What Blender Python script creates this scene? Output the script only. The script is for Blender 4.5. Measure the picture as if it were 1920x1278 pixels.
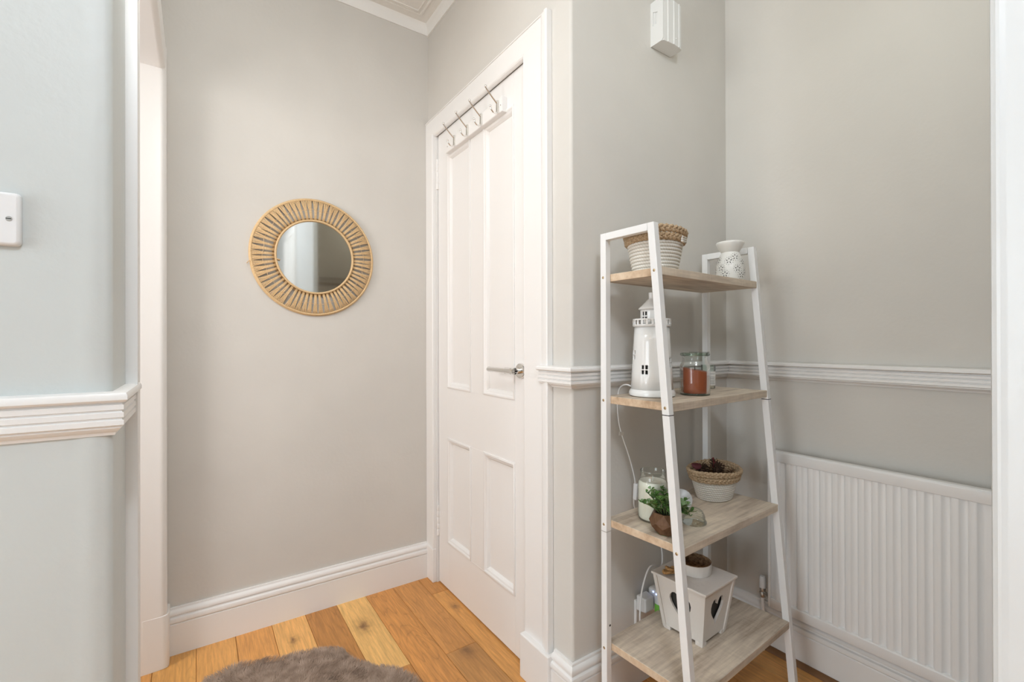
import bpy, bmesh, math, random
from mathutils import Vector, Matrix
random.seed(7)
R = math.radians
pi = math.pi
S = bpy.context.scene
COL = S.collection
for o in list(bpy.data.objects): bpy.data.objects.remove(o)

# ------------------------------------------------------------ camera
cam_d = bpy.data.cameras.new('camera'); cam = bpy.data.objects.new('camera', cam_d); COL.objects.link(cam)
cam_d.sensor_width = 36.0; cam_d.lens = 870.0 / 1920.0 * 36.0; cam_d.clip_start = 0.02
YAW, PIT, ROL = R(34.2), R(0.12), R(-0.15)
fw = Vector((math.sin(YAW)*math.cos(PIT), math.cos(YAW)*math.cos(PIT), math.sin(PIT)))
rt = Vector((math.cos(YAW), -math.sin(YAW), 0)); up = rt.cross(fw)
r2 = rt*math.cos(ROL) + up*math.sin(ROL); u2 = r2.cross(fw)
m3 = Matrix((r2, u2, -fw)).transposed()
cam.matrix_world = Matrix.Translation((0, 0, 1.09)) @ m3.to_4x4()
S.camera = cam
# ------------------------------------------------------------ world, lights, exposure
S.view_settings.view_transform = 'Standard'; S.view_settings.look = 'None'
S.view_settings.gamma = 1.0; S.view_settings.use_curve_mapping = False
S.view_settings.exposure = 0.04
W = bpy.data.worlds.new('world'); S.world = W; W.use_nodes = True
W.node_tree.nodes['Background'].inputs[0].default_value = (0.80, 0.90, 1.0, 1)
W.node_tree.nodes['Background'].inputs[1].default_value = 0.6
def light(name, kind, loc, power, col, size=0.3, size_y=None, aim=None):
    l = bpy.data.lights.new(name, kind); l.energy = power; l.color = col
    if kind == 'AREA':
        l.shape = 'RECTANGLE' if size_y else 'DISK'; l.size = size
        if size_y: l.size_y = size_y
    else: l.shadow_soft_size = size
    o = bpy.data.objects.new(name, l); COL.objects.link(o); o.location = loc
    if aim is not None:
        o.rotation_euler = (Vector(aim) - Vector(loc)).to_track_quat('-Z', 'Y').to_euler()
    return o
LAMPS = [
 ('hall_window_daylight', 'AREA', (-0.60, -2.55, 1.75), 2, (0.8, 0.9, 1.0), 1.5, 1.3, (-0.2, 1.0, 1.3)),
 ('hall_ceiling_lamp', 'POINT', (-0.10, -0.55, 2.38), 38, (0.82, 0.9, 1.0), 0.14, None, None),
 ('next_room_lamp', 'POINT', (-3.50, 2.36, 1.92), 8, (1.0, 0.99, 0.97), 0.16, None, None),
 ('lobby_ceiling_lamp', 'POINT', (-0.03, 0.98, 2.05), 8.0, (1.0, 0.995, 0.95), 0.14, None, None),
 ('alcove_ceiling_lamp', 'POINT', (1.15, 0.40, 2.05), 3.0, (0.95, 1.0, 0.95), 0.12, None, None),
 ('hall_side_fill', 'AREA', (-2.55, 0.10, 1.05), 41, (0.83, 0.925, 1.0), 1.2, 1.9, (1.6, 0.45, 0.7)),  # added fill light for radiator and alcove; the side wall has no window
 ('next_room_window', 'AREA', (-1.35, 1.25, 1.50), 28, (1.0, 0.955, 0.94), 0.7, 1.2, (0.4, 1.9, 1.3)),
]
for n_, k_, l_, p_, c_, s_, sy_, a_ in LAMPS:
    light(n_, k_, l_, p_, c_, s_, sy_, a_)

# ------------------------------------------------------------ materials
def newmat(name):
    m = bpy.data.materials.new(name); m.use_nodes = True
    nt = m.node_tree; b = nt.nodes['Principled BSDF']
    return m, nt, b
def nd(nt, t, **kw):
    n = nt.nodes.new(t)
    for k, v in kw.items(): setattr(n, k, v)
    return n
def setv(n, **kw):
    for k, v in kw.items(): n.inputs[k.replace('_', ' ')].default_value = v
def c4(c): return (c[0], c[1], c[2], 1)
def paint(name, col, rough=0.6, bump=0.05, scale=60, stretch=(1, 1, 1), var=0.03, spec=0.5):
    m, nt, b = newmat(name)
    tc = nd(nt, 'ShaderNodeTexCoord'); mp = nd(nt, 'ShaderNodeMapping'); mp.inputs['Scale'].default_value = stretch
    nt.links.new(tc.outputs['Object'], mp.inputs['Vector'])
    nz = nd(nt, 'ShaderNodeTexNoise'); setv(nz, Scale=scale, Detail=4.0)
    nt.links.new(mp.outputs[0], nz.inputs['Vector'])
    nz2 = nd(nt, 'ShaderNodeTexNoise'); setv(nz2, Scale=3.0, Detail=3.0); nt.links.new(mp.outputs[0], nz2.inputs['Vector'])
    rp = nd(nt, 'ShaderNodeMapRange'); setv(rp, From_Min=0.3, From_Max=0.7, To_Min=1 - var, To_Max=1 + var)
    nt.links.new(nz2.outputs[0], rp.inputs[0])
    mx = nd(nt, 'ShaderNodeVectorMath', operation='SCALE'); mx.inputs[0].default_value = col
    nt.links.new(rp.outputs[0], mx.inputs['Scale']); nt.links.new(mx.outputs[0], b.inputs['Base Color'])
    bp = nd(nt, 'ShaderNodeBump'); setv(bp, Strength=bump, Distance=0.01)
    nt.links.new(nz.outputs[0], bp.inputs['Height']); nt.links.new(bp.outputs[0], b.inputs['Normal'])
    b.inputs['Roughness'].default_value = rough; b.inputs['Specular IOR Level'].default_value = spec
    return m
def plain(name, col, rough=0.5, metal=0.0, spec=0.5, coat=0.0, emit=None, es=0):
    m, nt, b = newmat(name)
    tc = nd(nt, 'ShaderNodeTexCoord'); nz = nd(nt, 'ShaderNodeTexNoise'); setv(nz, Scale=40.0, Detail=2.0)
    nt.links.new(tc.outputs['Object'], nz.inputs['Vector'])
    rp = nd(nt, 'ShaderNodeMapRange'); setv(rp, To_Min=max(0.02, rough - 0.04), To_Max=rough + 0.04)
    nt.links.new(nz.outputs[0], rp.inputs[0]); nt.links.new(rp.outputs[0], b.inputs['Roughness'])
    b.inputs['Base Color'].default_value = c4(col); b.inputs['Metallic'].default_value = metal
    b.inputs['Specular IOR Level'].default_value = spec; b.inputs['Coat Weight'].default_value = coat
    if emit: b.inputs['Emission Color'].default_value = c4(emit); b.inputs['Emission Strength'].default_value = es
    return m
def glass(name, tint=(0.95, 0.98, 0.96), rough=0.02, refl=1.0):
    m = bpy.data.materials.new(name); m.use_nodes = True; nt = m.node_tree; nt.nodes.clear()
    out = nd(nt, 'ShaderNodeOutputMaterial'); mix = nd(nt, 'ShaderNodeMixShader')
    tr = nd(nt, 'ShaderNodeBsdfTransparent'); tr.inputs[0].default_value = c4(tint)
    gl = nd(nt, 'ShaderNodeBsdfGlossy'); gl.inputs['Roughness'].default_value = rough
    lw = nd(nt, 'ShaderNodeLayerWeight'); lw.inputs[0].default_value = 0.22
    rp = nd(nt, 'ShaderNodeMapRange'); setv(rp, From_Min=0.0, From_Max=1.0, To_Min=0.05, To_Max=0.75 * refl)
    nt.links.new(lw.outputs['Fresnel'], rp.inputs[0]); nt.links.new(rp.outputs[0], mix.inputs[0])
    nt.links.new(tr.outputs[0], mix.inputs[1]); nt.links.new(gl.outputs[0], mix.inputs[2])
    nt.links.new(mix.outputs[0], out.inputs[0])
    return m
def oak_floor():
    m, nt, b = newmat('oak_floor'); L = nt.links.new
    tc = nd(nt, 'ShaderNodeTexCoord'); oi = nd(nt, 'ShaderNodeObjectInfo')
    ad = nd(nt, 'ShaderNodeVectorMath', operation='ADD'); sc = nd(nt, 'ShaderNodeMath', operation='MULTIPLY'); sc.inputs[1].default_value = 37.0
    cb = nd(nt, 'ShaderNodeCombineXYZ'); L(oi.outputs['Random'], sc.inputs[0]); L(sc.outputs[0], cb.inputs[2])
    L(tc.outputs['Object'], ad.inputs[0]); L(cb.outputs[0], ad.inputs[1])
    # knot: object property (x, y, radius) bends the grain and darkens the spot
    kn = nd(nt, 'ShaderNodeAttribute', attribute_type='OBJECT', attribute_name='knot')
    sx = nd(nt, 'ShaderNodeSeparateXYZ'); L(kn.outputs['Vector'], sx.inputs[0])
    kc = nd(nt, 'ShaderNodeCombineXYZ'); L(sx.outputs[0], kc.inputs[0]); L(sx.outputs[1], kc.inputs[1])
    pz = nd(nt, 'ShaderNodeVectorMath', operation='MULTIPLY'); L(tc.outputs['Object'], pz.inputs[0]); pz.inputs[1].default_value = (1, .62, 0)
    kz = nd(nt, 'ShaderNodeVectorMath', operation='MULTIPLY'); L(kc.outputs[0], kz.inputs[0]); kz.inputs[1].default_value = (1, .62, 0)
    nzk = nd(nt, 'ShaderNodeTexNoise'); setv(nzk, Scale=45.0, Detail=4.0); L(ad.outputs[0], nzk.inputs['Vector'])
    off = nd(nt, 'ShaderNodeVectorMath', operation='SCALE'); off.inputs['Scale'].default_value = 0.030
    sb = nd(nt, 'ShaderNodeVectorMath', operation='SUBTRACT'); L(nzk.outputs['Color'], sb.inputs[0]); sb.inputs[1].default_value = (.5, .5, .5)
    L(sb.outputs[0], off.inputs[0])
    pk = nd(nt, 'ShaderNodeVectorMath', operation='ADD'); L(pz.outputs[0], pk.inputs[0]); L(off.outputs[0], pk.inputs[1])
    ds = nd(nt, 'ShaderNodeVectorMath', operation='DISTANCE'); L(pk.outputs[0], ds.inputs[0]); L(kz.outputs[0], ds.inputs[1])
    dr = nd(nt, 'ShaderNodeMath', operation='DIVIDE'); L(ds.outputs['Value'], dr.inputs[0]); L(sx.outputs[2], dr.inputs[1])
    # grain
    mp = nd(nt, 'ShaderNodeMapping'); mp.inputs['Scale'].default_value = (1, 0.06, 1); L(ad.outputs[0], mp.inputs[0])
    nz = nd(nt, 'ShaderNodeTexNoise'); setv(nz, Scale=140.0, Detail=6.0, Roughness=0.65); L(mp.outputs[0], nz.inputs['Vector'])
    mp2 = nd(nt, 'ShaderNodeMapping'); mp2.inputs['Scale'].default_value = (1, 0.16, 1); L(ad.outputs[0], mp2.inputs[0])
    nz2 = nd(nt, 'ShaderNodeTexNoise'); setv(nz2, Scale=9.0, Detail=2.0); L(mp2.outputs[0], nz2.inputs['Vector'])
    mul = nd(nt, 'ShaderNodeMath', operation='MULTIPLY'); mul.inputs[1].default_value = 22.0; L(nz2.outputs[0], mul.inputs[0])
    kd = nd(nt, 'ShaderNodeMath', operation='ADD'); L(mul.outputs[0], kd.inputs[0])
    kinv = nd(nt, 'ShaderNodeMath', operation='DIVIDE'); kinv.inputs[0].default_value = 2.0
    kp = nd(nt, 'ShaderNodeMath', operation='ADD'); kp.inputs[1].default_value = 0.6; L(dr.outputs[0], kp.inputs[0]); L(kp.outputs[0], kinv.inputs[1])
    L(kinv.outputs[0], kd.inputs[1])
    sn = nd(nt, 'ShaderNodeMath', operation='FRACT'); L(kd.outputs[0], sn.inputs[0])
    rr = nd(nt, 'ShaderNodeValToRGB'); e = rr.color_ramp.elements
    e[0].position = 0; e[0].color = (.74, .72, .70, 1); e[1].position = 1; e[1].color = (.93, .93, .93, 1)
    x = e.new(0.18); x.color = (.95, .95, .95, 1); x = e.new(0.55); x.color = (1.02, 1.02, 1.02, 1); L(sn.outputs[0], rr.inputs[0])
    gr = nd(nt, 'ShaderNodeMapRange'); setv(gr, From_Min=0.3, From_Max=0.72, To_Min=0.72, To_Max=1.18); L(nz.outputs[0], gr.inputs[0])
    big = nd(nt, 'ShaderNodeTexNoise'); setv(big, Scale=5.0, Detail=3.0); L(mp2.outputs[0], big.inputs['Vector'])
    bg = nd(nt, 'ShaderNodeMapRange'); setv(bg, From_Min=0.3, From_Max=0.7, To_Min=0.86, To_Max=1.12); L(big.outputs[0], bg.inputs[0])
    # ring contrast per plank (property 'figure')
    fg = nd(nt, 'ShaderNodeAttribute', attribute_type='OBJECT', attribute_name='figure')
    rmix = nd(nt, 'ShaderNodeMix', data_type='RGBA'); rmix.inputs[6].default_value = (1, 1, 1, 1)
    L(fg.outputs['Fac'], rmix.inputs[0]); L(rr.outputs[0], rmix.inputs[7])
    m1 = nd(nt, 'ShaderNodeVectorMath', operation='MULTIPLY'); L(oi.outputs['Color'], m1.inputs[0]); L(rmix.outputs[2], m1.inputs[1])
    m2 = nd(nt, 'ShaderNodeMath', operation='MULTIPLY'); L(gr.outputs[0], m2.inputs[0]); L(bg.outputs[0], m2.inputs[1])
    m3_ = nd(nt, 'ShaderNodeVectorMath', operation='SCALE'); L(m1.outputs[0], m3_.inputs[0]); L(m2.outputs[0], m3_.inputs['Scale'])
    kr = nd(nt, 'ShaderNodeValToRGB'); e = kr.color_ramp.elements
    e[0].position = .06; e[0].color = (.95, .95, .95, 1); e[1].position = 1.0; e[1].color = (0, 0, 0, 1); x = e.new(.35); x.color = (.42, .42, .42, 1); x = e.new(.6); x.color = (.16, .16, .16, 1)
    L(dr.outputs[0], kr.inputs[0])
    fin = nd(nt, 'ShaderNodeMix', data_type='RGBA'); L(kr.outputs[0], fin.inputs[0]); L(m3_.outputs[0], fin.inputs[6]); fin.inputs[7].default_value = (.20, .095, .036, 1)
    L(fin.outputs[2], b.inputs['Base Color'])
    b.inputs['Roughness'].default_value = .42
    bp = nd(nt, 'ShaderNodeBump'); setv(bp, Strength=.06, Distance=.004); L(nz.outputs[0], bp.inputs['Height']); L(bp.outputs[0], b.inputs['Normal'])
    return m
def sonoma(name, cross=False):
    m, nt, b = newmat(name); L = nt.links.new
    tc = nd(nt, 'ShaderNodeTexCoord'); oi = nd(nt, 'ShaderNodeObjectInfo'); cb = nd(nt, 'ShaderNodeCombineXYZ'); sc = nd(nt, 'ShaderNodeMath', operation='MULTIPLY'); sc.inputs[1].default_value = 19.
    L(oi.outputs['Random'], sc.inputs[0]); L(sc.outputs[0], cb.inputs[1])
    ad = nd(nt, 'ShaderNodeVectorMath', operation='ADD'); L(tc.outputs['Object'], ad.inputs[0]); L(cb.outputs[0], ad.inputs[1])
    mp = nd(nt, 'ShaderNodeMapping'); mp.inputs['Scale'].default_value = (.10, 1, 1); L(ad.outputs[0], mp.inputs[0])
    nz = nd(nt, 'ShaderNodeTexNoise'); setv(nz, Scale=60.0, Detail=6.0, Roughness=.62); L(mp.outputs[0], nz.inputs[0])
    mp2 = nd(nt, 'ShaderNodeMapping'); mp2.inputs['Scale'].default_value = (.22, 1, .4); L(ad.outputs[0], mp2.inputs[0])
    nz2 = nd(nt, 'ShaderNodeTexNoise'); setv(nz2, Scale=14.0, Detail=3.0); L(mp2.outputs[0], nz2.inputs[0])
    mp3 = nd(nt, 'ShaderNodeMapping'); mp3.inputs['Scale'].default_value = (1, .12, .12); L(ad.outputs[0], mp3.inputs[0])
    nz3 = nd(nt, 'ShaderNodeTexNoise'); setv(nz3, Scale=160.0, Detail=2.0); L(mp3.outputs[0], nz3.inputs[0])
    a = nd(nt, 'ShaderNodeMath', operation='MULTIPLY_ADD'); a.inputs[1].default_value = .55; L(nz.outputs[0], a.inputs[0])
    a2 = nd(nt, 'ShaderNodeMath', operation='MULTIPLY'); a2.inputs[1].default_value = .55; L(nz2.outputs[0], a2.inputs[0]); L(a2.outputs[0], a.inputs[2])
    a3 = nd(nt, 'ShaderNodeMath', operation='MULTIPLY_ADD'); a3.inputs[1].default_value = .10; L(nz3.outputs[0], a3.inputs[0]); L(a.outputs[0], a3.inputs[2])
    rp = nd(nt, 'ShaderNodeValToRGB'); e = rp.color_ramp.elements
    e[0].position = .44; e[0].color = (.36, .27, .19, 1); e[1].position = .74; e[1].color = (.80, .69, .55, 1)
    x = e.new(.58); x.color = (.58, .485, .385, 1)
    if cross:
        e[0].color = (.48, .33, .21, 1); x.color = (.64, .475, .325, 1); e[2].color = (.76, .61, .45, 1)
    L(a3.outputs[0], rp.inputs[0]); L(rp.outputs[0], b.inputs['Base Color']); b.inputs['Roughness'].default_value = .55
    bp = nd(nt, 'ShaderNodeBump'); setv(bp, Strength=.10, Distance=.003); L(nz.outputs[0], bp.inputs['Height']); L(bp.outputs[0], b.inputs['Normal'])
    return m
def fibre(name, col, dark, scale=(200, 200, 200), rough=.85, bump=.5):
    m, nt, b = newmat(name); L = nt.links.new
    tc = nd(nt, 'ShaderNodeTexCoord'); mp = nd(nt, 'ShaderNodeMapping'); mp.inputs['Scale'].default_value = scale; L(tc.outputs['Object'], mp.inputs[0])
    nz = nd(nt, 'ShaderNodeTexNoise'); setv(nz, Scale=1.0, Detail=4.0); L(mp.outputs[0], nz.inputs[0])
    rp = nd(nt, 'ShaderNodeValToRGB'); e = rp.color_ramp.elements; e[0].position = .36; e[0].color = c4(dark); e[1].position = .62; e[1].color = c4(col)
    L(nz.outputs[0], rp.inputs[0]); L(rp.outputs[0], b.inputs['Base Color']); b.inputs['Roughness'].default_value = rough; b.inputs['Specular IOR Level'].default_value = .2
    bp = nd(nt, 'ShaderNodeBump'); setv(bp, Strength=bump, Distance=.002); L(nz.outputs[0], bp.inputs['Height']); L(bp.outputs[0], b.inputs['Normal'])
    return m

M = {}
M['wall'] = paint('greige_wall_paint', (.650, .625, .582), .75, .06, 70)
M['wall_hall'] = paint('grey_hall_paint', (.60, .628, .615), .45, .10, 45, (1, 1, 1))
M['white'] = paint('white_gloss_woodwork', (.85, .838, .82), .34, .035, 30, (1, 1, .25), .012)
M['jamb'] = paint('brushed_white_wall_paint', (.66, .675, .675), .35, .22, 28, (1, 1, .35), .02)
M['ceiling'] = paint('embossed_ceiling_paper', (.88, .86, .82), .7, .25, 160)
M['cornice'] = paint('cornice_paint', (.86, .85, .82), .6, .04, 60)
M['floor_base'] = plain('floor_joint', (.035, .02, .01), .9)
M['oak'] = oak_floor()
M['sonoma'] = sonoma('sonoma_oak_laminate'); M['sonoma_edge'] = sonoma('sonoma_edge_band', True)
M['metal_white'] = plain('white_powder_coat', (.87, .87, .865), .38)
M['chrome'] = plain('chrome', (.82, .81, .79), .10, 1.0)
M['steel'] = plain('dull_steel', (.55, .53, .50), .35, 1.0)
M['screw'] = plain('brass_screw', (.55, .42, .26), .35, .9)
M['dark'] = plain('black_gap', (.012, .011, .010), .9)
M['plastic'] = plain('white_plastic', (.80, .80, .80), .25)
M['plastic_wall'] = plain('offwhite_plastic', (.76, .76, .74), .32)
M['ceramic'] = plain('white_glazed_ceramic', (.83, .825, .805), .16, 0, .5, .3)
M['ceramic_matt'] = plain('cream_ceramic', (.80, .79, .75), .30)
M['mirror'] = plain('mirror_silver', (.66, .66, .63), .03, 1.0)
M['rattan'] = fibre('rattan_cane', (.74, .53, .30), (.64, .44, .23), (260, 260, 260), .6, .3)
M['rattan_dark'] = fibre('rattan_inner', (.46, .29, .13), (.30, .17, .07), (260, 260, 260), .7, .3)
M['cotton'] = fibre('cotton_rope', (.82, .79, .73), (.62, .57, .49), (420, 420, 420), .9, .6)
M['hyacinth'] = fibre('water_hyacinth', (.60, .45, .295), (.36, .245, .14), (300, 300, 300), .75, .8)
M['rug'] = fibre('faux_fur', (.34, .255, .195), (.24, .17, .125), (40, 40, 40), .95, .4)
M['rug_pile'] = fibre('faux_fur_pile', (.46, .35, .275), (.32, .235, .18), (26, 26, 26), .95, .0)
M['radiator'] = plain('radiator_enamel', (.86, .855, .845), .30)
M['glass'] = glass('clear_glass'); M['glass_green'] = glass('green_tinted_glass', (.84, .91, .87), .03, 1.0)
M['wax_orange'] = plain('orange_wax', (.31, .072, .026), .45)
M['wax_white'] = plain('cream_wax', (.86, .82, .73), .5)
M['paper'] = plain('paper_label', (.80, .79, .76), .7)
M['ink'] = plain('grey_ink', (.30, .29, .28), .7)
M['leaf'] = fibre('green_leaf', (.14, .27, .07), (.05, .13, .03), (90, 90, 90), .5, .1)
M['leaf_pale'] = fibre('pale_leaf', (.26, .36, .20), (.13, .24, .09), (90, 90, 90), .5, .1)
M['stem'] = plain('plant_stem', (.13, .20, .06), .6)
M['walnut'] = fibre('walnut_pot', (.17, .09, .047), (.085, .043, .022), (60, 60, 14), .5, .1)
M['soil'] = plain('dark_soil', (.02, .016, .012), .95)
M['lantern'] = paint('distressed_white_wood', (.72, .675, .625), .6, .18, 50, (1, 1, .3), .07)
M['bark'] = fibre('brown_bark', (.26, .16, .085), (.10, .055, .028), (120, 120, 120), .9, .8)
M['cork'] = fibre('jute_cord', (.50, .30, .13), (.30, .16, .06), (300, 300, 300), .9, .8)
M['cone'] = fibre('dried_cone', (.09, .052, .032), (.028, .016, .011), (200, 200, 200), .8, .5)
M['petal'] = plain('dried_red_petal', (.085, .012, .016), .7)
M['twig'] = plain('red_twig', (.16, .015, .02), .6)
M['moss'] = fibre('dried_filler', (.20, .12, .065), (.06, .033, .018), (160, 160, 160), .9, .9)
M['led'] = plain('blue_led', (.2, .3, 1), .3, 0, .5, 0, (.25, .38, 1), 5)
M['green_label'] = plain('green_sticker', (.22, .60, .08), .5)
M['frost'] = glass('frosted_glass', (.86, .88, .88), .25, .9)
M['disc_grey'] = plain('frosted_disc_grey', (.62, .63, .63), .3)
M['inner_shade'] = plain('inner_shade_dark', (.035, .032, .028), .8)
M['pierced_shade'] = plain('pierced_shadow_grey', (.09, .085, .078), .9)
M['shaded_taupe'] = paint('shaded_wall_taupe', (.30, .265, .215), .7, .06, 60)  # shade of the near alcove face put into the wall colour

# ------------------------------------------------------------ mesh helper
class MB:
    def __init__(s): s.v = []; s.f = []; s.mi = []
    def add(s, vs, fs, mi=0, X=None):
        n = len(s.v)
        s.v += [tuple(X @ Vector(p)) if X is not None else tuple(p) for p in vs]
        s.f += [tuple(i + n for i in f) for f in fs]; s.mi += [mi] * len(fs); return s
    def box(s, a, b, mi=0, X=None):
        (x0, y0, z0), (x1, y1, z1) = a, b
        return s.add([(x0, y0, z0), (x1, y0, z0), (x1, y1, z0), (x0, y1, z0), (x0, y0, z1), (x1, y0, z1), (x1, y1, z1), (x0, y1, z1)],
              [(0, 3, 2, 1), (4, 5, 6, 7), (0, 1, 5, 4), (1, 2, 6, 5), (2, 3, 7, 6), (3, 0, 4, 7)], mi, X)
    def hexa(s, p, mi=0):      # 8 points: bottom loop 4, top loop 4
        return s.add(p, [(0, 3, 2, 1), (4, 5, 6, 7), (0, 1, 5, 4), (1, 2, 6, 5), (2, 3, 7, 6), (3, 0, 4, 7)], mi)
    def prism(s, poly, z0, z1, mi=0, X=None):
        n = len(poly)
        vs = [(x, y, z0) for x, y in poly] + [(x, y, z1) for x, y in poly]
        fs = [tuple(range(n - 1, -1, -1)), tuple(range(n, 2 * n))] + [(i, (i + 1) % n, n + (i + 1) % n, n + i) for i in range(n)]
        return s.add(vs, fs, mi, X)
    def lathe(s, prof, n=32, c=(0, 0, 0), sx=1, sy=1, mi=0, X=None, caps=True):
        vs = []; fs = []
        for r, z in prof:
            for k in range(n):
                a = 2 * pi * k / n; vs.append((c[0] + r * sx * math.cos(a), c[1] + r * sy * math.sin(a), c[2] + z))
        for i in range(len(prof) - 1):
            for k in range(n):
                fs.append((i * n + k, i * n + (k + 1) % n, (i + 1) * n + (k + 1) % n, (i + 1) * n + k))
        if caps:
            if prof[0][0] > 1e-6: fs.append(tuple(range(n - 1, -1, -1)))
            if prof[-1][0] > 1e-6: fs.append(tuple((len(prof) - 1) * n + k for k in range(n)))
        return s.add(vs, fs, mi, X)
    def tube(s, pts, r, n=8, closed=False, mi=0, cap=True):
        pts = [Vector(p) for p in pts]; N = len(pts); rs = r if isinstance(r, (list, tuple)) else [r] * N
        prev = None; vs = []; fs = []
        for i in range(N):
            if closed: t = pts[(i + 1) % N] - pts[i - 1]
            else: t = pts[min(i + 1, N - 1)] - pts[max(i - 1, 0)]
            t.normalize()
            if prev is None:
                a = Vector((0, 0, 1)) if abs(t.z) < .9 else Vector((1, 0, 0)); nrm = t.cross(a).normalized()
            else:
                nrm = prev - t * prev.dot(t); nrm.normalize()
            prev = nrm; bn = t.cross(nrm)
            for k in range(n):
                a = 2 * pi * k / n; vs.append(pts[i] + (nrm * math.cos(a) + bn * math.sin(a)) * rs[i])
        for i in range(N if closed else N - 1):
            j = (i + 1) % N
            for k in range(n): fs.append((i * n + k, i * n + (k + 1) % n, j * n + (k + 1) % n, j * n + k))
        if not closed and cap: fs += [tuple(range(n - 1, -1, -1)), tuple((N - 1) * n + k for k in range(n))]
        return s.add(vs, fs, mi)
    def sphere(s, c, r, n=12, m=8, sc=(1, 1, 1), mi=0, X=None):
        prof = [(max(1e-7, math.sin(pi * i / m)) * r, -math.cos(pi * i / m) * r * sc[2]) for i in range(m + 1)]
        return s.lathe(prof, n, c, sc[0], sc[1], mi, X, False)
    def sweep(s, path, prof, z=0, mi=0):
        # mitred sweep of a closed profile [(offset to the right of the path, height)]
        n = len(path); k = len(prof); vs = []; fs = []
        for i in range(n):
            d = []
            if i > 0: d.append((Vector(path[i]) - Vector(path[i - 1])).normalized())
            if i < n - 1: d.append((Vector(path[i + 1]) - Vector(path[i])).normalized())
            nr = [Vector((q.y, -q.x)) for q in d]
            if len(nr) == 1: mt = nr[0]
            else:
                mt = nr[0] + nr[1]; mt = mt / max(1e-6, mt.dot(nr[0]))
            for o, h in prof: vs.append((path[i][0] + mt.x * o, path[i][1] + mt.y * o, z + h))
        for i in range(n - 1):
            for j in range(k): fs.append((i * k + j, (i + 1) * k + j, (i + 1) * k + (j + 1) % k, i * k + (j + 1) % k))
        fs += [tuple(range(k)), tuple((n - 1) * k + j for j in range(k - 1, -1, -1))]
        return s.add(vs, fs, mi)
    def obj(s, name, mats, parent=None, smooth=None, bevel=0, solid=0, seg=2, loc=None, rot=None):
        me = bpy.data.meshes.new(name); me.from_pydata(s.v, [], s.f); me.update()
        if not isinstance(mats, (list, tuple)): mats = [mats]
        for m in mats: me.materials.append(m)
        me.polygons.foreach_set('material_index', s.mi)
        bm = bmesh.new(); bm.from_mesh(me); bmesh.ops.recalc_face_normals(bm, faces=bm.faces); bm.to_mesh(me); bm.free()
        if smooth is not None:
            if smooth >= 180: me.shade_smooth()
            else:
                me.shade_smooth(); me.set_sharp_from_angle(angle=R(smooth))
        o = bpy.data.objects.new(name, me); COL.objects.link(o)
        if parent is not None: o.parent = parent
        if loc: o.location = loc
        if rot: o.rotation_euler = rot
        if solid:
            md = o.modifiers.new('solid', 'SOLIDIFY'); md.thickness = solid; md.offset = -1
        if bevel:
            md = o.modifiers.new('bevel', 'BEVEL'); md.width = bevel; md.segments = seg; md.limit_method = 'ANGLE'; md.angle_limit = R(35)
        return o
def thing(name, label, cat, loc=(0, 0, 0), rz=0, group=None):
    o = bpy.data.objects.new(name, None); COL.objects.link(o); o.location = loc; o.rotation_euler = (0, 0, rz)
    o.empty_display_size = .03
    o['label'] = label; o['category'] = cat
    if group: o['group'] = group
    return o
def tag(o, label, cat, group=None):
    o['label'] = label; o['category'] = cat
    if group: o['group'] = group
    return o
def struct(o): o['kind'] = 'structure'; return o
def stuff(o): o['kind'] = 'stuff'; return o
def empty(name, loc=(0, 0, 0), parent=None):
    o = bpy.data.objects.new(name, None); COL.objects.link(o); o.location = loc; o.empty_display_size = .03
    if parent is not None: o.parent = parent
    return o
def share(src, name, parent, loc=(0, 0, 0), rot=(0, 0, 0), scale=(1, 1, 1)):
    o = src.copy(); o.name = name; COL.objects.link(o); o.parent = parent; o.location = loc; o.rotation_euler = rot; o.scale = scale
    return o
def plate(outer, holes, thick, fn, mi=0):
    # flat plate with holes: outline and holes in 2D, fn(u, v, w) maps to 3D; returns MB
    bm = bmesh.new()
    edges = []
    for loop in [outer] + holes:
        vs = [bm.verts.new((u, v, 0)) for u, v in loop]
        for i in range(len(vs)): edges.append(bm.edges.new((vs[i], vs[(i + 1) % len(vs)])))
    bmesh.ops.triangle_fill(bm, use_beauty=True, use_dissolve=False, edges=edges, normal=(0, 0, 1))
    g = bmesh.ops.extrude_face_region(bm, geom=bm.faces[:])
    for e in g['geom']:
        if isinstance(e, bmesh.types.BMVert): e.co.z = thick
    bm.verts.index_update()
    mb = MB(); mb.add([fn(v.co.x, v.co.y, v.co.z) for v in bm.verts], [tuple(v.index for v in f.verts) for f in bm.faces], mi)
    bm.free(); return mb
def arc(cx, cy, r, a0, a1, n=5):
    return [(cx + r * math.cos(R(a0 + (a1 - a0) * i / n)), cy + r * math.sin(R(a0 + (a1 - a0) * i / n))) for i in range(n + 1)]

# ============================================================ SETTING
YM, XL_, XD, YA, XR_ = 2.025, -0.104, 0.903, 1.02, 1.697
CEIL = 2.572
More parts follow.
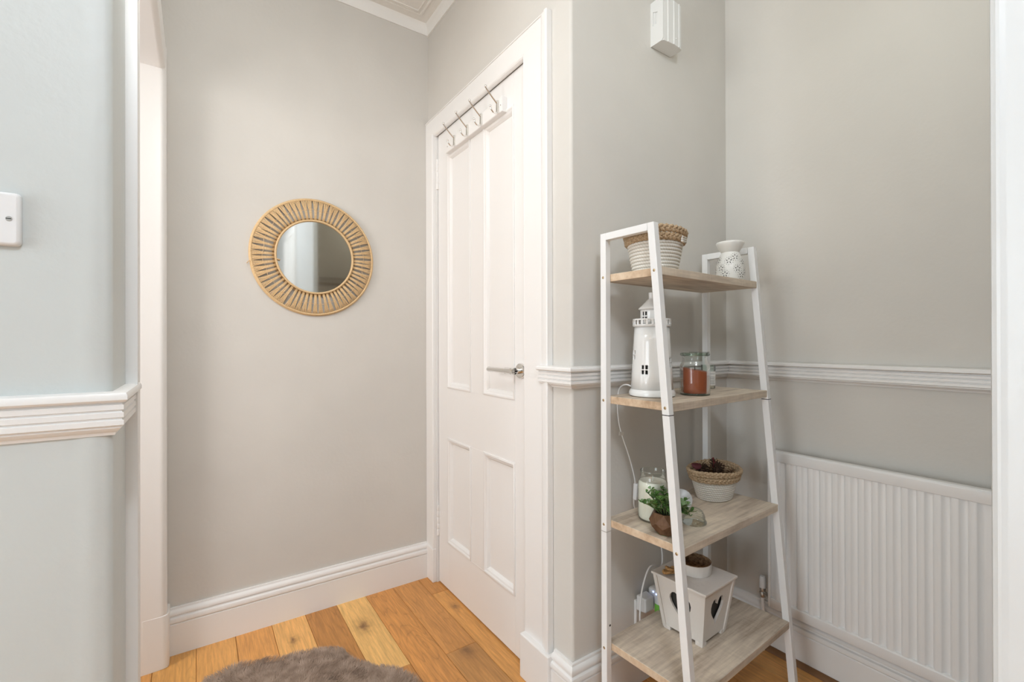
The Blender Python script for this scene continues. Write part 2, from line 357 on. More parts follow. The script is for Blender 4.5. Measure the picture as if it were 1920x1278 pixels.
# walls
struct(MB().box((-.224, YM, 0), (1.03, YM + .1, CEIL)).obj('wall_back', M['wall']))
rr = .010
poly = [(-2.7, .91), (-.150, .91), (-.140, .9090), (-.128, .9078), (-.120, .9090)] + arc(XL_ - rr, .91 + rr, rr, -90, 0) + [(XL_, 1.14), (-.224, 1.14), (-.224, 1.03), (-2.7, 1.03)]
struct(MB().prism(poly, 0, CEIL).obj('wall_left', M['wall_hall'], smooth=30))
mb = MB().box((-.224, 1.14, 2.03), (XL_, YM, CEIL)); mb.box((-.224, 1.955, 0), (XL_, YM, 2.03))
struct(mb.obj('wall_front_left', M['wall']))
poly = [(XD, 1.215)] + [(XD, 1.1)] + arc(XD + rr, YA + rr, rr, 180, 270) + [(XR_, YA), (XR_, 1.14), (1.03, 1.14), (1.03, 1.215)]
struct(MB().prism(poly, 0, CEIL).obj('wall_alcove', M['wall'], smooth=30))
mb = MB().box((XD, 1.215, 2.06), (1.03, YM, CEIL)); mb.box((XD, 1.965, 0), (1.03, YM, 2.06))
struct(mb.obj('wall_right', M['wall']))
struct(MB().box((XR_, -.05, 0), (1.8, 1.14, CEIL)).obj('wall_radiator', M['wall']))
# near wall corner on the right of the frame, with its edge bead
poly = [(.776, .133), (XR_, .133), (XR_, .03), (.88, .03), (.88, -2.7), (.758, -2.7), (.758, .118)] + [(.7575, .120), (.7555, .124), (.7555, .127), (.758, .1315), (.762, .133)]
struct(MB().prism(poly, 0, CEIL).obj('wall_near', M['jamb'], smooth=25))
struct(MB().box((.790, .1332, 0), (XR_, .1362, CEIL)).obj('wall_near_alcove_face', M['shaded_taupe']))  # thin darker skin over the near wall, its shade painted in
# hall behind the camera and the room beyond the left opening
hall = MB()
hall.box((-2.8, -2.7, 0), (-2.7, 1.03, CEIL))
struct(hall.obj('wall_hall_side', M['wall_hall']))
mb = MB(); mb.box((-2.8, -2.8, 0), (-1.45, -2.7, CEIL)); mb.box((.25, -2.8, 0), (.88, -2.7, CEIL)); mb.box((-1.45, -2.8, 2.5), (.25, -2.7, CEIL)); mb.box((-1.45, -2.8, 0), (.25, -2.7, 1.0))
struct(mb.obj('wall_hall_end', M['wall_hall']))
mb = MB()
for x in (-1.45, -.62, .19): mb.box((x, -2.79, 1.0), (x + .06, -2.71, 2.5))
for z in (1.0, 1.72, 2.44): mb.box((-1.45, -2.785, z), (.25, -2.715, z + .06))
w = struct(mb.obj('window_1', M['white']))
MB().box((-1.4, -2.755, 1.05), (.2, -2.75, 2.45)).obj('pane', M['glass'], w)
mb = MB(); mb.box((-4.2, .95, 0), (-4.1, 3.3, CEIL)); mb.box((-4.2, 3.2, 0), (-.224, 3.3, CEIL)); mb.box((-4.2, .95, 0), (-2.7, 1.03, CEIL)); mb.box((-.3, 2.125, 0), (-.224, 3.3, CEIL))
struct(mb.obj('wall_next_room', M['wall']))
ceil = struct(MB().box((-4.2, -2.8, CEIL), (1.8, 3.3, CEIL + .06)).obj('ceiling', M['ceiling']))
for d, w_, h in ((.052, .012, .005), (.074, .007, .004)):
    prof = [(d, 0), (d, -h * .6), (d + w_ * .35, -h), (d + w_ * .65, -h), (d + w_, -h * .6), (d + w_, 0)]
    MB().sweep([(XL_, .93), (XL_, YM), (XD - .004, YM), (XD - .004, -.4)], prof, CEIL + .0005).obj('ceiling_bead', M['ceiling'], ceil, smooth=40)
prof = [(0, -.046), (.006, -.046), (.008, -.040), (.010, -.018), (.016, -.008), (.020, 0), (0, 0)]
struct(MB().sweep([(XL_, .93), (XL_, YM), (XD, YM), (XD, .2)], prof, CEIL).obj('trim_1', M['cornice'], smooth=40))

# floor and planks
floor = struct(MB().box((-4.2, -2.8, -.05), (1.8, 3.3, -.016)).obj('floor', M['floor_base']))
pw = .1203
base_tone = [(.70, .335, .095), (.63, .285, .076), (.74, .375, .115), (.60, .265, .068), (.68, .32, .088)]
light_t = (.60, .365, .155)
rng = random.Random(11)
pl_mesh = {}
def plank(i, y0, y1, tone, fig, knot):
    x0 = -.1225 + pw * i; x1 = x0 + pw; cx, cy = (x0 + x1) / 2, (y0 + y1) / 2
    L = round(y1 - y0, 4); g = .0006
    if L not in pl_mesh:
        a, b = pw / 2 - g, L / 2 - g; e = .0012
        mb = MB(); mb.hexa([(-a, -b, -.016), (a, -b, -.016), (a, b, -.016), (-a, b, -.016), (-a, -b, -e), (a, -b, -e), (a, b, -e), (-a, b, -e)])
        mb.hexa([(-a, -b, -e), (a, -b, -e), (a, b, -e), (-a, b, -e), (-a + e, -b + e, 0), (a - e, -b + e, 0), (a - e, b - e, 0), (-a + e, b - e, 0)])
        o = mb.obj('plank', M['oak'], floor); pl_mesh[L] = o.data
    else:
        o = bpy.data.objects.new('plank', pl_mesh[L]); COL.objects.link(o); o.parent = floor
    o.location = (cx, cy, 0); o.color = (*tone, 1); o['figure'] = fig
    o['knot'] = [knot[0] - cx, knot[1] - cy, knot[2]] if knot else [9.0, 9.0, .01]
special = {0: [((0.740, 0.380, 0.110), .5, None)], 1: [((0.740, 0.373, 0.110), .2, None)], 2: [((0.725, 0.345, 0.099), .1, None)],
           3: [((0.888, 0.483, 0.160), .15, (.292, 1.86, .026))], 4: [((0.622, 0.283, 0.079), .9, (.40, 1.60, .03))], 5: [((0.900, 0.538, 0.187), .25, (.53, 1.80, .050))],
           6: [((0.681, 0.310, 0.086), .95, None)], 7: [((0.651, 0.304, 0.088), .6, None)], 8: [((0.681, 0.331, 0.094), .3, (.882, 1.72, .030))]}
for i in range(-22, 16):
    ys = {-1: [2.03, .9], 0: [2.03, .55], 1: [2.03, .7], 2: [2.03, 1.0], 3: [2.03, .8], 4: [2.03, .45], 5: [2.03, 1.50], 6: [2.03, .95], 7: [2.03, 1.475, .4], 8: [2.03, 1.856, .9]}.get(i)
    if ys is None:
        ys = [2.03, 2.03 - rng.choice([.4, .6, .8, 1.0, 1.2])]
    while ys[-1] > -2.8: ys.append(ys[-1] - rng.choice([.8, 1.0, 1.2]))
    for k in range(len(ys) - 1):
        t = rng.choice(base_tone); fg = rng.uniform(.1, .8); kn = None
        if i in special and k == (1 if i == 8 else 0): t, fg, kn = special[i][0]
        elif i == 7 and k == 1: t, fg, kn = (.56, .275, .086), .35, (.79, 1.45, .055)
        elif rng.random() < .15: kn = (-.1225 + pw * (i + rng.uniform(.25, .75)), rng.uniform(ys[k + 1], ys[k]), .02)
        plank(i, ys[k + 1], ys[k], t, fg, kn)

# skirting boards
def skirt(h):
    return [(0, 0), (.020, 0), (.020, h - .055), (.017, h - .052), (.0225, h - .047), (.0235, h - .040), (.021, h - .033), (.015, h - .030), (.014, h - .026),
            (.018, h - .023), (.0185, h - .017), (.015, h - .010), (.009, h - .006), (.008, h), (0, h)]
struct(MB().sweep([(XL_ + .018, YM), (XD - .014, YM)], skirt(.160)).obj('baseboard_back', M['white'], smooth=35))
struct(MB().sweep([(XD, 1.096), (XD, YA), (XR_, YA), (XR_, .137)], skirt(.158)).obj('baseboard_alcove', M['white'], smooth=35))
struct(MB().sweep([(-2.7, .91), (XL_, .91), (XL_, 1.055)], skirt(.158)).obj('baseboard_left', M['white'], smooth=35))
MBq = MB().sweep([(XR_ - .021, YA - .03), (XR_ - .021, .14)], [(0, 0), (.016, 0), (.014, .008), (.008, .014), (0, .016)])
struct(MBq.obj('trim_2', M['oak'], smooth=40)).color = (.20, .14, .09, 1)
# dado rail
def dado(p):
    k = p / .030
    q = [(0, 0), (.018, 0), (.027, -.002), (.030, -.006), (.030, -.012), (.026, -.015), (.019, -.016),
         (.019, -.0185), (.0225, -.0195), (.0225, -.0265), (.019, -.0275), (.019, -.0300), (.0225, -.031), (.0225, -.038), (.019, -.039), (.019, -.0415),
         (.0225, -.0425), (.0225, -.0495), (.017, -.0515), (.017, -.054), (.013, -.0575), (.007, -.0605), (.0045, -.065), (0, -.065)]
    return [(a * k, b) for a, b in q]
struct(MB().sweep([(XD, 1.150), (XD, YA), (XR_, YA), (XR_, .1365)], dado(.034), 1.018).obj('trim_3', M['white'], smooth=30))
struct(MB().sweep([(-2.7, .91), (XL_, .91), (XL_, 1.105)], dado(.019), 1.018).obj('trim_4', M['white'], smooth=30))
# a moulding higher up on the near alcove face and white door frame, seen in the mirror
struct(MB().sweep([(XR_, .1362), (.790, .1362)], dado(.026), 1.615).obj('trim_5', M['shaded_taupe'], smooth=30))
mb = MB()
for a, b in ((-1.16, -1.09), (-.67, -.60)):
    mb.box((.738, a, 0), (.758, b, 2.1)); mb.box((.730, a + .008, 0), (.738, a + .024, 2.1))
mb.box((.738, -1.16, 2.1), (.758, -.60, 2.17))
struct(mb.obj('trim_6', M['white'], bevel=.004))
mb = MB().box((.745, -1.09, .01), (.757, -.67, 2.1)); struct(mb.obj('door_2', M['white']))

# door casing (right) ---------------------------------------------------
cas = struct(empty('trim_7'))
AX = .889
def casing_upright(y0, y1, y_out, z0, z1, sgn):
    # flat board with a raised outer back-band and a bead on the inner edge; the outer side is y_out
    mb = MB().box((AX, y0, z0), (XD, y1, z1))
    return mb
mb = MB(); mb.box((AX, 1.145, 0), (XD, 1.236, 2.108)); mb.box((AX, 1.236, 0), (.914, 1.2395, 2.036))
mb.prism([(AX - .007, 1.106), (AX - .009, 1.109), (AX - .009, 1.118), (AX - .005, 1.124), (AX - .005, 1.131), (AX - .0025, 1.139), (AX, 1.146), (XD, 1.146), (XD, 1.106)], 0, 2.108)
mb.obj('architrave_upright', M['white'], cas, smooth=30, bevel=.0015)
mb = MB(); mb.box((AX, 1.944, 0), (XD, YM - .001, 2.108)); mb.prism([(AX, 1.944), (AX - .004, 1.948), (AX - .004, 1.952), (AX, 1.956)], 0, 2.036)
mb.obj('architrave_upright', M['white'], cas, bevel=.0015)
mb = MB(); mb.box((AX - .0004, 1.145, 2.036), (XD, YM - .001, 2.1075)); mb.box((AX - .004, 1.109, 2.1035), (XD, YM - .001, 2.108))
mb.tube([(.9005, 1.238, 2.0365), (.9005, 1.943, 2.0365)], .0115, 14)
mb.obj('architrave_head', M['white'], cas, bevel=.0015)
mb = MB(); mb.box((XD, 1.2, 0), (1.03, 1.2395, 2.065)); mb.box((XD, 1.9405, 0), (1.03, 1.966, 2.065)); mb.box((XD, 1.2, 2.034), (1.03, 1.966, 2.065))
mb.box((.957, 1.2395, 0), (.975, 1.256, 2.034)); mb.box((.957, 1.925, 0), (.975, 1.9405, 2.034)); mb.box((.957, 1.2395, 2.018), (.975, 1.9405, 2.034))
mb.obj('door_lining', M['white'], cas)
MB().prism([(AX - .018, 1.094), (AX - .018, 1.243), (XD, 1.243), (XD, 1.094)], 0, .142).obj('plinth_block', M['white'], cas, bevel=.004)
MB().box((AX - .006, 1.942, 0), (XD, YM - .001, .152)).obj('plinth_block', M['white'], cas, bevel=.003)

# panelled door ----------------------------------------------------------
door = struct(empty('door_1', (.913, 1.2405, 0)))
DW, DT = .6985, .042
ya, yb_, yc, yd = .086, .296, .398, .606       # right panels y, left panels y (from hinge-less edge)
zt, zm1, zm0, zb = 1.915, .890, .668, .210
def dbox(y0, y1, z0, z1, name): MB().box((0, y0, z0), (DT, y1, z1)).obj(name, M['white'], door, bevel=.0006, seg=1)
dbox(.001, ya, .006, 2.030, 'stile'); dbox(yd, DW - .002, .006, 2.030, 'stile')
dbox(ya, yd, zt, 2.030, 'rail'); dbox(ya, yd, zm0, zm1, 'rail'); dbox(ya, yd, .006, zb, 'rail')
dbox(yb_, yc, zb, zm0, 'muntin'); dbox(yb_, yc, zm1, zt, 'muntin')
for y0, y1 in ((ya, yb_), (yc, yd)):
    for z0, z1 in ((zb, zm0), (zm1, zt)):
        MB().box((.013, y0 - .002, z0 - .002), (.027, y1 + .002, z1 + .002)).obj('panel', M['white'], door)
        # bolection moulding: mitred frame
        prof = [(0, .013), (0, -.003), (.003, -.005), (.007, -.0045), (.010, -.001), (.012, .0005), (.015, .001), (.018, .005), (.022, .0095), (.025, .0125), (.025, .013)]
        loop = [(y0, z0), (y1, z0), (y1, z1), (y0, z1)]
        ins = [(1, 1), (-1, 1), (-1, -1), (1, -1)]
        vs = []; fs = []; k = len(prof)
        for (y, z), (a, b) in zip(loop, ins):
            for d, x in prof: vs.append((x, y + a * (d - .001), z + b * (d - .001)))
        for i in range(4):
            j = (i + 1) % 4
            for q in range(k - 1): fs.append((i * k + q, j * k + q, j * k + q + 1, i * k + q + 1))
        MB().add(vs, fs).obj('panel_moulding', M['white'], door, smooth=50)
for z in (1.854, .281):
    h = MB()
    for q in range(5):
        h.lathe([(.0001, -.0135), (.0055, -.0135), (.0062, -.012), (.0062, .012), (.0055, .0135), (.0001, .0135)], 10, (-.004, DW + .0005, z + (q - 2) * .0275))
    h.box((-.001, DW - .014, z - .068), (.0005, DW + .0005, z + .068))
    h.obj('hinge', M['white'], door, smooth=40)
hd = empty('door_handle', (0, .045, .992), door)
X = Matrix.Rotation(-pi / 2, 4, 'Y')
MB().lathe([(.0001, 0), (.026, 0), (.026, .007), (.0245, .0095), (.018, .0105), (.0001, .0105)], 32, X=X).obj('rose', M['chrome'], hd, smooth=35)
mb = MB(); mb.lathe([(.0105, .009), (.0105, .020), (.0095, .021), (.0095, .023), (.0105, .024), (.0105, .046), (.0001, .046)], 20, X=X)
mb.tube([(-.036, -.009, 0), (-.036, .045, .000), (-.036, .048, 0)], [.0112, .0112, .0100], 18)
mb.tube([(-.036, .047, 0), (-.036, .157, 0), (-.036, .1595, 0)], [.0088, .0088, .0075], 18)
mb.obj('lever', M['chrome'], hd, smooth=40)
MB().box((-.0006, -.0005, .965), (.004, .0035, 1.018)).obj('latch_plate', M['steel'], door)

# doorway on the left: casing and lining ---------------------------------
dw = struct(empty('trim_8'))
mb = MB(); mb.prism([(XL_, 1.060), (-.087, 1.060), (-.087, 1.072), (-.091, 1.080), (-.091, 1.110), (-.088, 1.116), (-.091, 1.130), (XL_, 1.130)], 0, 2.09)
mb.obj('architrave_upright', M['white'], dw, smooth=30)
mb = MB(); mb.box((-.224, 1.128, 0), (XL_ + .002, 1.150, 2.03)); mb.obj('door_lining', M['white'], dw, bevel=.003)
mb = MB(); mb.box((-.224, 1.940, 0), (XL_, 1.960, 2.03)); mb.obj('door_lining', M['white'], dw)
pr = [(XL_, 1.940), (-.100, 1.940), (-.094, 1.941), (-.087, 1.945), (-.084, 1.952), (-.083, 1.962), (-.085, 2.0), (-.087, YM - .001), (XL_, YM - .001)]
MB().prism(pr, .175, 2.09).obj('architrave_upright', M['white'], dw, smooth=40)
pr = [(-.150, 1.9396), (-.096, 1.9394), (-.088, 1.941), (-.081, 1.945), (-.078, 1.953), (-.078, YM - .001), (XL_, YM - .001), (XL_, 1.955), (-.15, 1.955)]
MB().prism(pr, 0, .178).obj('plinth_block', M['white'], dw, smooth=40, bevel=.002)
mb = MB(); mb.box((-.224, 1.14, 2.008), (XL_, 1.955, 2.03)); mb.obj('door_lining', M['white'], dw)
mb = MB(); mb.prism([(XL_, 2.008), (-.096, 2.008), (-.087, 2.014), (-.085, 2.022), (-.085, 2.085), (XL_, 2.085)], 0, 1)
mb.v = [(x, 1.131 + z * (1.941 - 1.131), y) for x, y, z in mb.v]; mb.obj('architrave_head', M['white'], dw, smooth=40)

# ============================================================ THINGS ON WALLS
# rattan mirror
mir = thing('rattan_mirror', 'round mirror in a sunburst frame of natural rattan bundles hanging on the beige wall', 'mirror', (.4005, YM, 1.4365))
RI, RO = .150, .2315
Xf = Matrix.Rotation(pi / 2, 4, 'X')       # lathe axis z -> -y
def ring_pts(r, y, n, wob=0, ph=0): return [(r * math.cos(2 * pi * k / n) * (1 + wob * math.sin(5 * 2 * pi * k / n + ph)), y, r * math.sin(2 * pi * k / n) * (1 + wob * math.cos(4 * 2 * pi * k / n))) for k in range(n)]
MB().lathe([(.0001, .0165), (.1465, .0165), (.1465, .0135), (.0001, .0135)], 96, X=Xf).obj('mirror_glass', M['mirror'], mir, smooth=30)
MB().lathe([(.0001, .0133), (.158, .0133), (.158, .006), (.0001, .006)], 64, X=Xf).obj('backing_disc', M['rattan_dark'], mir, smooth=30)
MB().tube(ring_pts(RI - .003, -.0195, 96), .0042, 8, True).obj('inner_hoop', M['rattan'], mir, smooth=180)
mb = MB(); mb.tube(ring_pts(RO, -.010, 128, .002), .0042, 8, True); mb.tube(ring_pts(RO + .0035, -.0045, 128, .002, 1), .0034, 8, True)
mb.obj('outer_hoop', M['rattan'], mir, smooth=180)
NB = 64
rg = random.Random(3)
bmeshes = []
def bundle_mb(seed):
    r_ = random.Random(seed); mb = MB()
    for q in range(5):
        t = (q - 2) / 2
        w0, w1, w2 = t * .0030, t * .0036, t * (.0088 + r_.uniform(-.0008, .001))
        rt_ = .192
        pts = [(RI - .001, -.016, w0), (RI + .022, -.0185, w0 * 1.05), (rt_, -.0165 - abs(r_.gauss(0, .0006)), w1), (.213, -.0135, (w1 + w2) / 2 + r_.gauss(0, .0004)), (RO + .001, -.011, w2)]
        mb.tube(pts, [.00155, .00155, .0016, .0016, .0016], 5)
    return mb
protos = []
for k in range(NB):
    a = 2 * pi * k / NB + rg.uniform(-.012, .012)
    if k < 8:
        o = bundle_mb(k).obj('rattan_bundle', M['rattan'], mir, smooth=180); protos.append(o)
    else:
        o = share(protos[k % 8], 'rattan_bundle', mir)
    o.rotation_euler = (0, -a, rg.uniform(-.02, .02) * 0); o.scale = (1, 1, rg.uniform(.92, 1.08))
mb = MB(); mb.tube([((.191 + .003 * math.sin(k * .7)) * math.cos(2 * pi * k / 144), -.0192 + .0022 * (k % 2), (.191 + .003 * math.sin(k * .7)) * math.sin(2 * pi * k / 144)) for k in range(144)], .0009, 4, True)
mb.obj('binding_thread', M['rattan'], mir, smooth=180)
MB().tube([(-.1485, -.022, -.020), (-.140, -.025, -.022), (-.131, -.027, -.025)], .0021, 6).obj('loose_end', M['rattan'], mir, smooth=180)
MB().tube([(-.230, -.012, -.035), (-.239, -.014, -.038), (-.2435, -.014, -.046)], .0016, 6).obj('loose_end', M['rattan'], mir, smooth=180)

# coat hook rail on the door
hk = thing('coat_hook_rail', 'white wooden rail with four chrome double hooks fixed across the top of the door', 'coat rack', (.913, 1.371, 1.905))
mb = MB(); mb.prism([(0, 0), (-.019, 0), (-.0215, .002), (-.0215, .052), (-.019, .0545), (0, .0545)], 0, .448)
mb.v = [(x, z, y) for x, y, z in mb.v]; mb.obj('backboard', M['white'], hk, bevel=.0015)
def hook_mb():
    mb = MB()
    mb.tube([(-.0015, 0, -.002), (-.0015, 0, .040)], [.0075, .0065], 12)
    mb.v = [(x * .35 if False else x, y, z) for x, y, z in mb.v]
    top = [(-.003, 0, .030), (-.010, 0, .035), (-.022, 0, .045), (-.038, 0, .060), (-.049, 0, .071), (-.052, 0, .076)]
    mb.tube(top, [.0040, .0034, .0030, .0029, .0029, .0033], 10)
    low = [(-.003, 0, .032), (-.0035, 0, .012), (-.006, 0, -.0005), (-.014, 0, -.0060), (-.023, 0, -.0035), (-.030, 0, .004), (-.033, 0, .012)]
    mb.tube(low, [.0040, .0044, .0040, .0031, .0028, .0028, .0030], 10)
    mb.sphere((-.052, 0, .078), .0052); mb.sphere((-.0335, 0, .0135), .0046); mb.sphere((-.004, 0, .032), .0048)
    return mb
h0 = None
for q, y in enumerate((1.395, 1.511, 1.619, 1.731)):
    if h0 is None: h0 = hook_mb().obj('hook', M['chrome'], hk, smooth=60); o = h0
    else: o = share(h0, 'hook', hk)
    o.location = (-.0215, y - 1.371, .004)
for y in (.0085, .43):
    MB().sphere((-.0215, y, .024), .0026, 8, 6).obj('screw', M['steel'], hk, smooth=180)

# chime box high on the alcove wall
ch = thing('chime_box', 'white plastic wall box with ridged rounded front mounted high on the alcove wall', 'chime', (1.257, YA, 2.074))
W_, D_, H_ = .102, .050, .145
def side(u, v, w): return (w, -u, v)
slot = [(.009, .064), (.029, .069), (.029, .103), (.009, .111)]
out = [(0, 0), (D_ - .006, 0), (D_, .006), (D_, H_ - .006), (D_ - .006, H_), (0, H_)]
plate(out, [slot], .003, side).obj('side_panel', M['plastic_wall'], ch)
MB().box((.0032, -.030, .060), (.006, -.008, .115)).obj('slot_lining', M['dark'], ch)
MB().box((.0005, -.0195, .066), (.0036, -.0155, .106)).obj('slot_louvre', M['plastic_wall'], ch)
pf = [(.003, 0), (.003, -D_ + .002)]
x = .003
pf = [(.003, -.001), (.003, -D_ + .003), (.005, -D_), (.022, -D_ - .001), (.023, -D_ - .0035), (.025, -D_ - .0035), (.026, -D_ - .002), (.050, -D_ - .003), (.051, -D_ - .0055), (.053, -D_ - .0055), (.054, -D_ - .004),
      (.078, -D_ - .002), (.079, -D_ - .0045), (.081, -D_ - .0045), (.082, -D_ - .002), (.094, -D_), (.100, -D_ + .005), (.102, -D_ + .012), (.102, -.001)]
MB().prism(pf, 0, H_).obj('cover', M['plastic_wall'], ch, bevel=.0012)
MB().sphere((.062, -D_ - .004, .022), .0030, 10, 6).obj('screw', M['plastic_wall'], ch, smooth=180)

# blank plate on the left wall
sw = thing('wall_plate', 'glossy white plastic double wall plate on the grey wall above the dado rail', 'wall plate', (-.270, .91, 1.2585))
mb = MB(); mb.prism(arc(.066, .030, .006, 0, 90, 4) + arc(-.066, .030, .006, 90, 180, 4) + arc(-.066, -.030, .006, 180, 270, 4) + arc(.066, -.030, .006, 270, 360, 4), 0, .009)
mb.v = [(x * 1.0 * (1 - .03 * (z > .005)), -z, y * 1.03 * (1 - .05 * (z > .005))) for x, y, z in mb.v]
mb.obj('faceplate', M['plastic'], sw, smooth=50, bevel=.003, seg=3)
for sx in (.060, -.060):
    mb = MB(); mb.lathe([(.0001, .0012), (.0030, .0012), (.0036, 0), (.0001, -.001)], 14, X=Matrix.Translation((sx, -.0088, 0)) @ Xf)
    o = mb.obj('screw', M['steel'], sw, smooth=40)
    MB().box((sx - .0026, -.0105, -.0004), (sx + .0026, -.0099, .0004)).obj('screw_slot', M['dark'], o)

# radiator
rd = thing('radiator', 'white ribbed panel radiator on the wall at right above the skirting board', 'radiator', (XR_, .281, .172))
RL, RH = .545, .543
def rz(z): return z
xf = -.060
poly = []
y = .012; pit = .0345
n = int((RL - .006) / pit)
pts = [(xf + .006, .0)]
y0 = (RL - n * pit) / 2
for k in range(n):
    a = y0 + k * pit
    pts += [(xf + .0065, a + .0010), (xf + .0065, a + .0115), (xf + .0012, a + .0160), (xf, a + .0185), (xf, a + .0295), (xf + .0012, a + .0320)]
pts += [(xf + .006, RL)]
poly = pts + [(xf + .020, RL), (xf + .020, 0)]
MB().prism(poly, .034, RH - .034).obj('ribbed_panel', M['radiator'], rd, smooth=50)
mb = MB(); mb.prism([(xf - .001, 0), (xf - .002, .002), (xf - .002, .031), (xf + .003, .036), (xf + .022, .036), (xf + .022, 0)], 0, RL)
mb.v = [(x, z, y + RH - .036) for x, y, z in mb.v]; mb.obj('top_rail', M['radiator'], rd, smooth=40, bevel=.002)
mb = MB(); mb.prism([(xf, 0), (xf - .002, .003), (xf - .002, .033), (xf + .002, .036), (xf + .022, .036), (xf + .022, 0)], 0, RL)
mb.v = [(x, z, y) for x, y, z in mb.v]; mb.obj('bottom_rail', M['radiator'], rd, smooth=40, bevel=.002)
MB().box((xf - .001, RL, .0), (xf + .035, RL + .010, RH)).obj('side_edge', M['radiator'], rd, bevel=.004)
MB().box((xf - .001, -.012, 0), (xf + .035, 0, RH)).obj('side_edge', M['radiator'], rd, bevel=.004)
MB().box((xf + .022, .01, .03), (xf + .045, RL - .01, RH - .03)).obj('rear_panel', M['radiator'], rd)
for z in (.10, .42):
    for y_ in (.08, RL - .11): MB().box((xf + .044, y_, z), (0, y_ + .03, z + .05)).obj('wall_bracket', M['radiator'], rd)
vl = empty('radiator_valve', (-.040, .582, .012), rd)
MB().lathe([(.0001, .075), (.0085, .075), (.0105, .070), (.0115, .040), (.0115, .036), (.0001, .036)], 18).obj('valve_cap', M['plastic'], vl, smooth=40)
mb = MB(); mb.lathe([(.0001, .036), (.008, .036), (.010, .030), (.008, .022), (.011, .018), (.011, .006), (.008, .002), (.0001, .0)], 14)
mb.tube([(0, 0, .018), (-.006, -.020, .018), (-.012, -.030, .018)], [.007, .008, .008], 12)
mb.obj('valve_body', M['steel'], vl, smooth=40)
MB().tube([(0, 0, .002), (0, 0, -.186)], .0060, 12).obj('feed_pipe', M['radiator'], vl, smooth=40)

# double socket with plugs
so = thing('wall_socket', 'white double wall socket low on the alcove wall behind the shelf lantern', 'socket', (1.238, YA, .216))
MB().box((-.073, -.010, -.043), (.073, 0, .043)).obj('faceplate', M['plastic'], so, bevel=.003)
for x_ in (-.036, .034):
    MB().box((x_ + .014, -.0125, .022), (x_ + .024, -.010, .036)).obj('rocker_switch', M['plastic'], so, bevel=.001)
pg = thing('plug', 'white mains plug with a white cord in the socket behind the lantern', 'plug', (1.190, YA - .010, .254))
MB().hexa([(-.020, -.034, -.022), (.020, -.034, -.022), (.024, 0, -.025), (-.024, 0, -.025), (-.020, -.034, .022), (.020, -.034, .022), (.024, 0, .025), (-.024, 0, .025)]).obj('plug_body', M['plastic'], pg, bevel=.004)
ad = thing('plug_in_adapter', 'white plug-in unit with two blue lights and a green label behind the lantern', 'adapter', (1.240, YA - .010, .256))
MB().box((-.021, -.050, -.035), (.021, 0, .035)).obj('adapter_body', M['plastic'], ad, bevel=.010, seg=3)
for y_, z in ((-.036, .0235), (-.024, .0265)):
    MB().sphere((-.0205, y_, z), .0026, 8, 6).obj('blue_light', M['led'], ad, smooth=180)
MB().box((-.0215, -.047, -.034), (-.0205, -.030, -.008)).obj('green_label', M['green_label'], ad)
MB().box((-.0175, -.0508, -.033), (.0005, -.0496, -.006)).obj('green_label', M['green_label'], ad)

# ============================================================ RUG
rug = tag(bpy.data.objects.new('rug', None), 'brown faux fur rug with scalloped outline lying on the oak floor', 'rug'); COL.objects.link(rug)
outl = [(-.02, 1.735), (.03, 1.765), (.088, 1.793), (.165, 1.787), (.225, 1.757), (.289, 1.735), (.356, 1.725), (.410, 1.692), (.432, 1.64), (.437, 1.585), (.471, 1.552), (.538, 1.484), (.568, 1.419), (.586, 1.356),
        (.592, 1.27), (.575, 1.18), (.60, 1.08), (.595, .96), (.54, .88), (.44, .86), (.33, .83), (.22, .85), (.12, .87), (.03, .92), (-.02, 1.0), (-.03, 1.1), (-.045, 1.25), (-.03, 1.4), (-.055, 1.55), (-.05, 1.67)]
def chaikin(p, n):
    for _ in range(n):
        q = []
        for i in range(len(p)):
            a, b = Vector(p[i]), Vector(p[(i + 1) % len(p)]); q += [tuple(a * .75 + b * .25), tuple(a * .25 + b * .75)]
        p = q
    return p
ol = chaikin([(x, y - .012) for x, y in outl], 2)
cxr, cyr = .28, 1.31
mb = MB(); rings = [(1.0, .002), (1.0, .010), (.975, .020), (.93, .026), (.8, .028), (.6, .028), (.4, .028), (.2, .028)]
N = len(ol)
vs = [(cxr + (x - cxr) * s, cyr + (y - cyr) * s, z) for s, z in rings for x, y in ol] + [(cxr, cyr, .028), (cxr, cyr, .002)]
fs = [(i * N + k, i * N + (k + 1) % N, (i + 1) * N + (k + 1) % N, (i + 1) * N + k) for i in range(len(rings) - 1) for k in range(N)]
fs += [((len(rings) - 1) * N + k, (len(rings) - 1) * N + (k + 1) % N, len(vs) - 2) for k in range(N)] + [((k + 1) % N, k, len(vs) - 1) for k in range(N)]
MB().add(vs, fs).obj('rug_backing', M['rug'], rug, smooth=180)
def inside(x, y):
    c = False; j = N - 1
    for i in range(N):
        xi, yi = ol[i]; xj, yj = ol[j]
        if (yi > y) != (yj > y) and x < (xj - xi) * (y - yi) / (yj - yi) + xi: c = not c
        j = i
    return c
from mathutils import noise
vs = []; fs = []
rg = random.Random(5)
cnt = 0
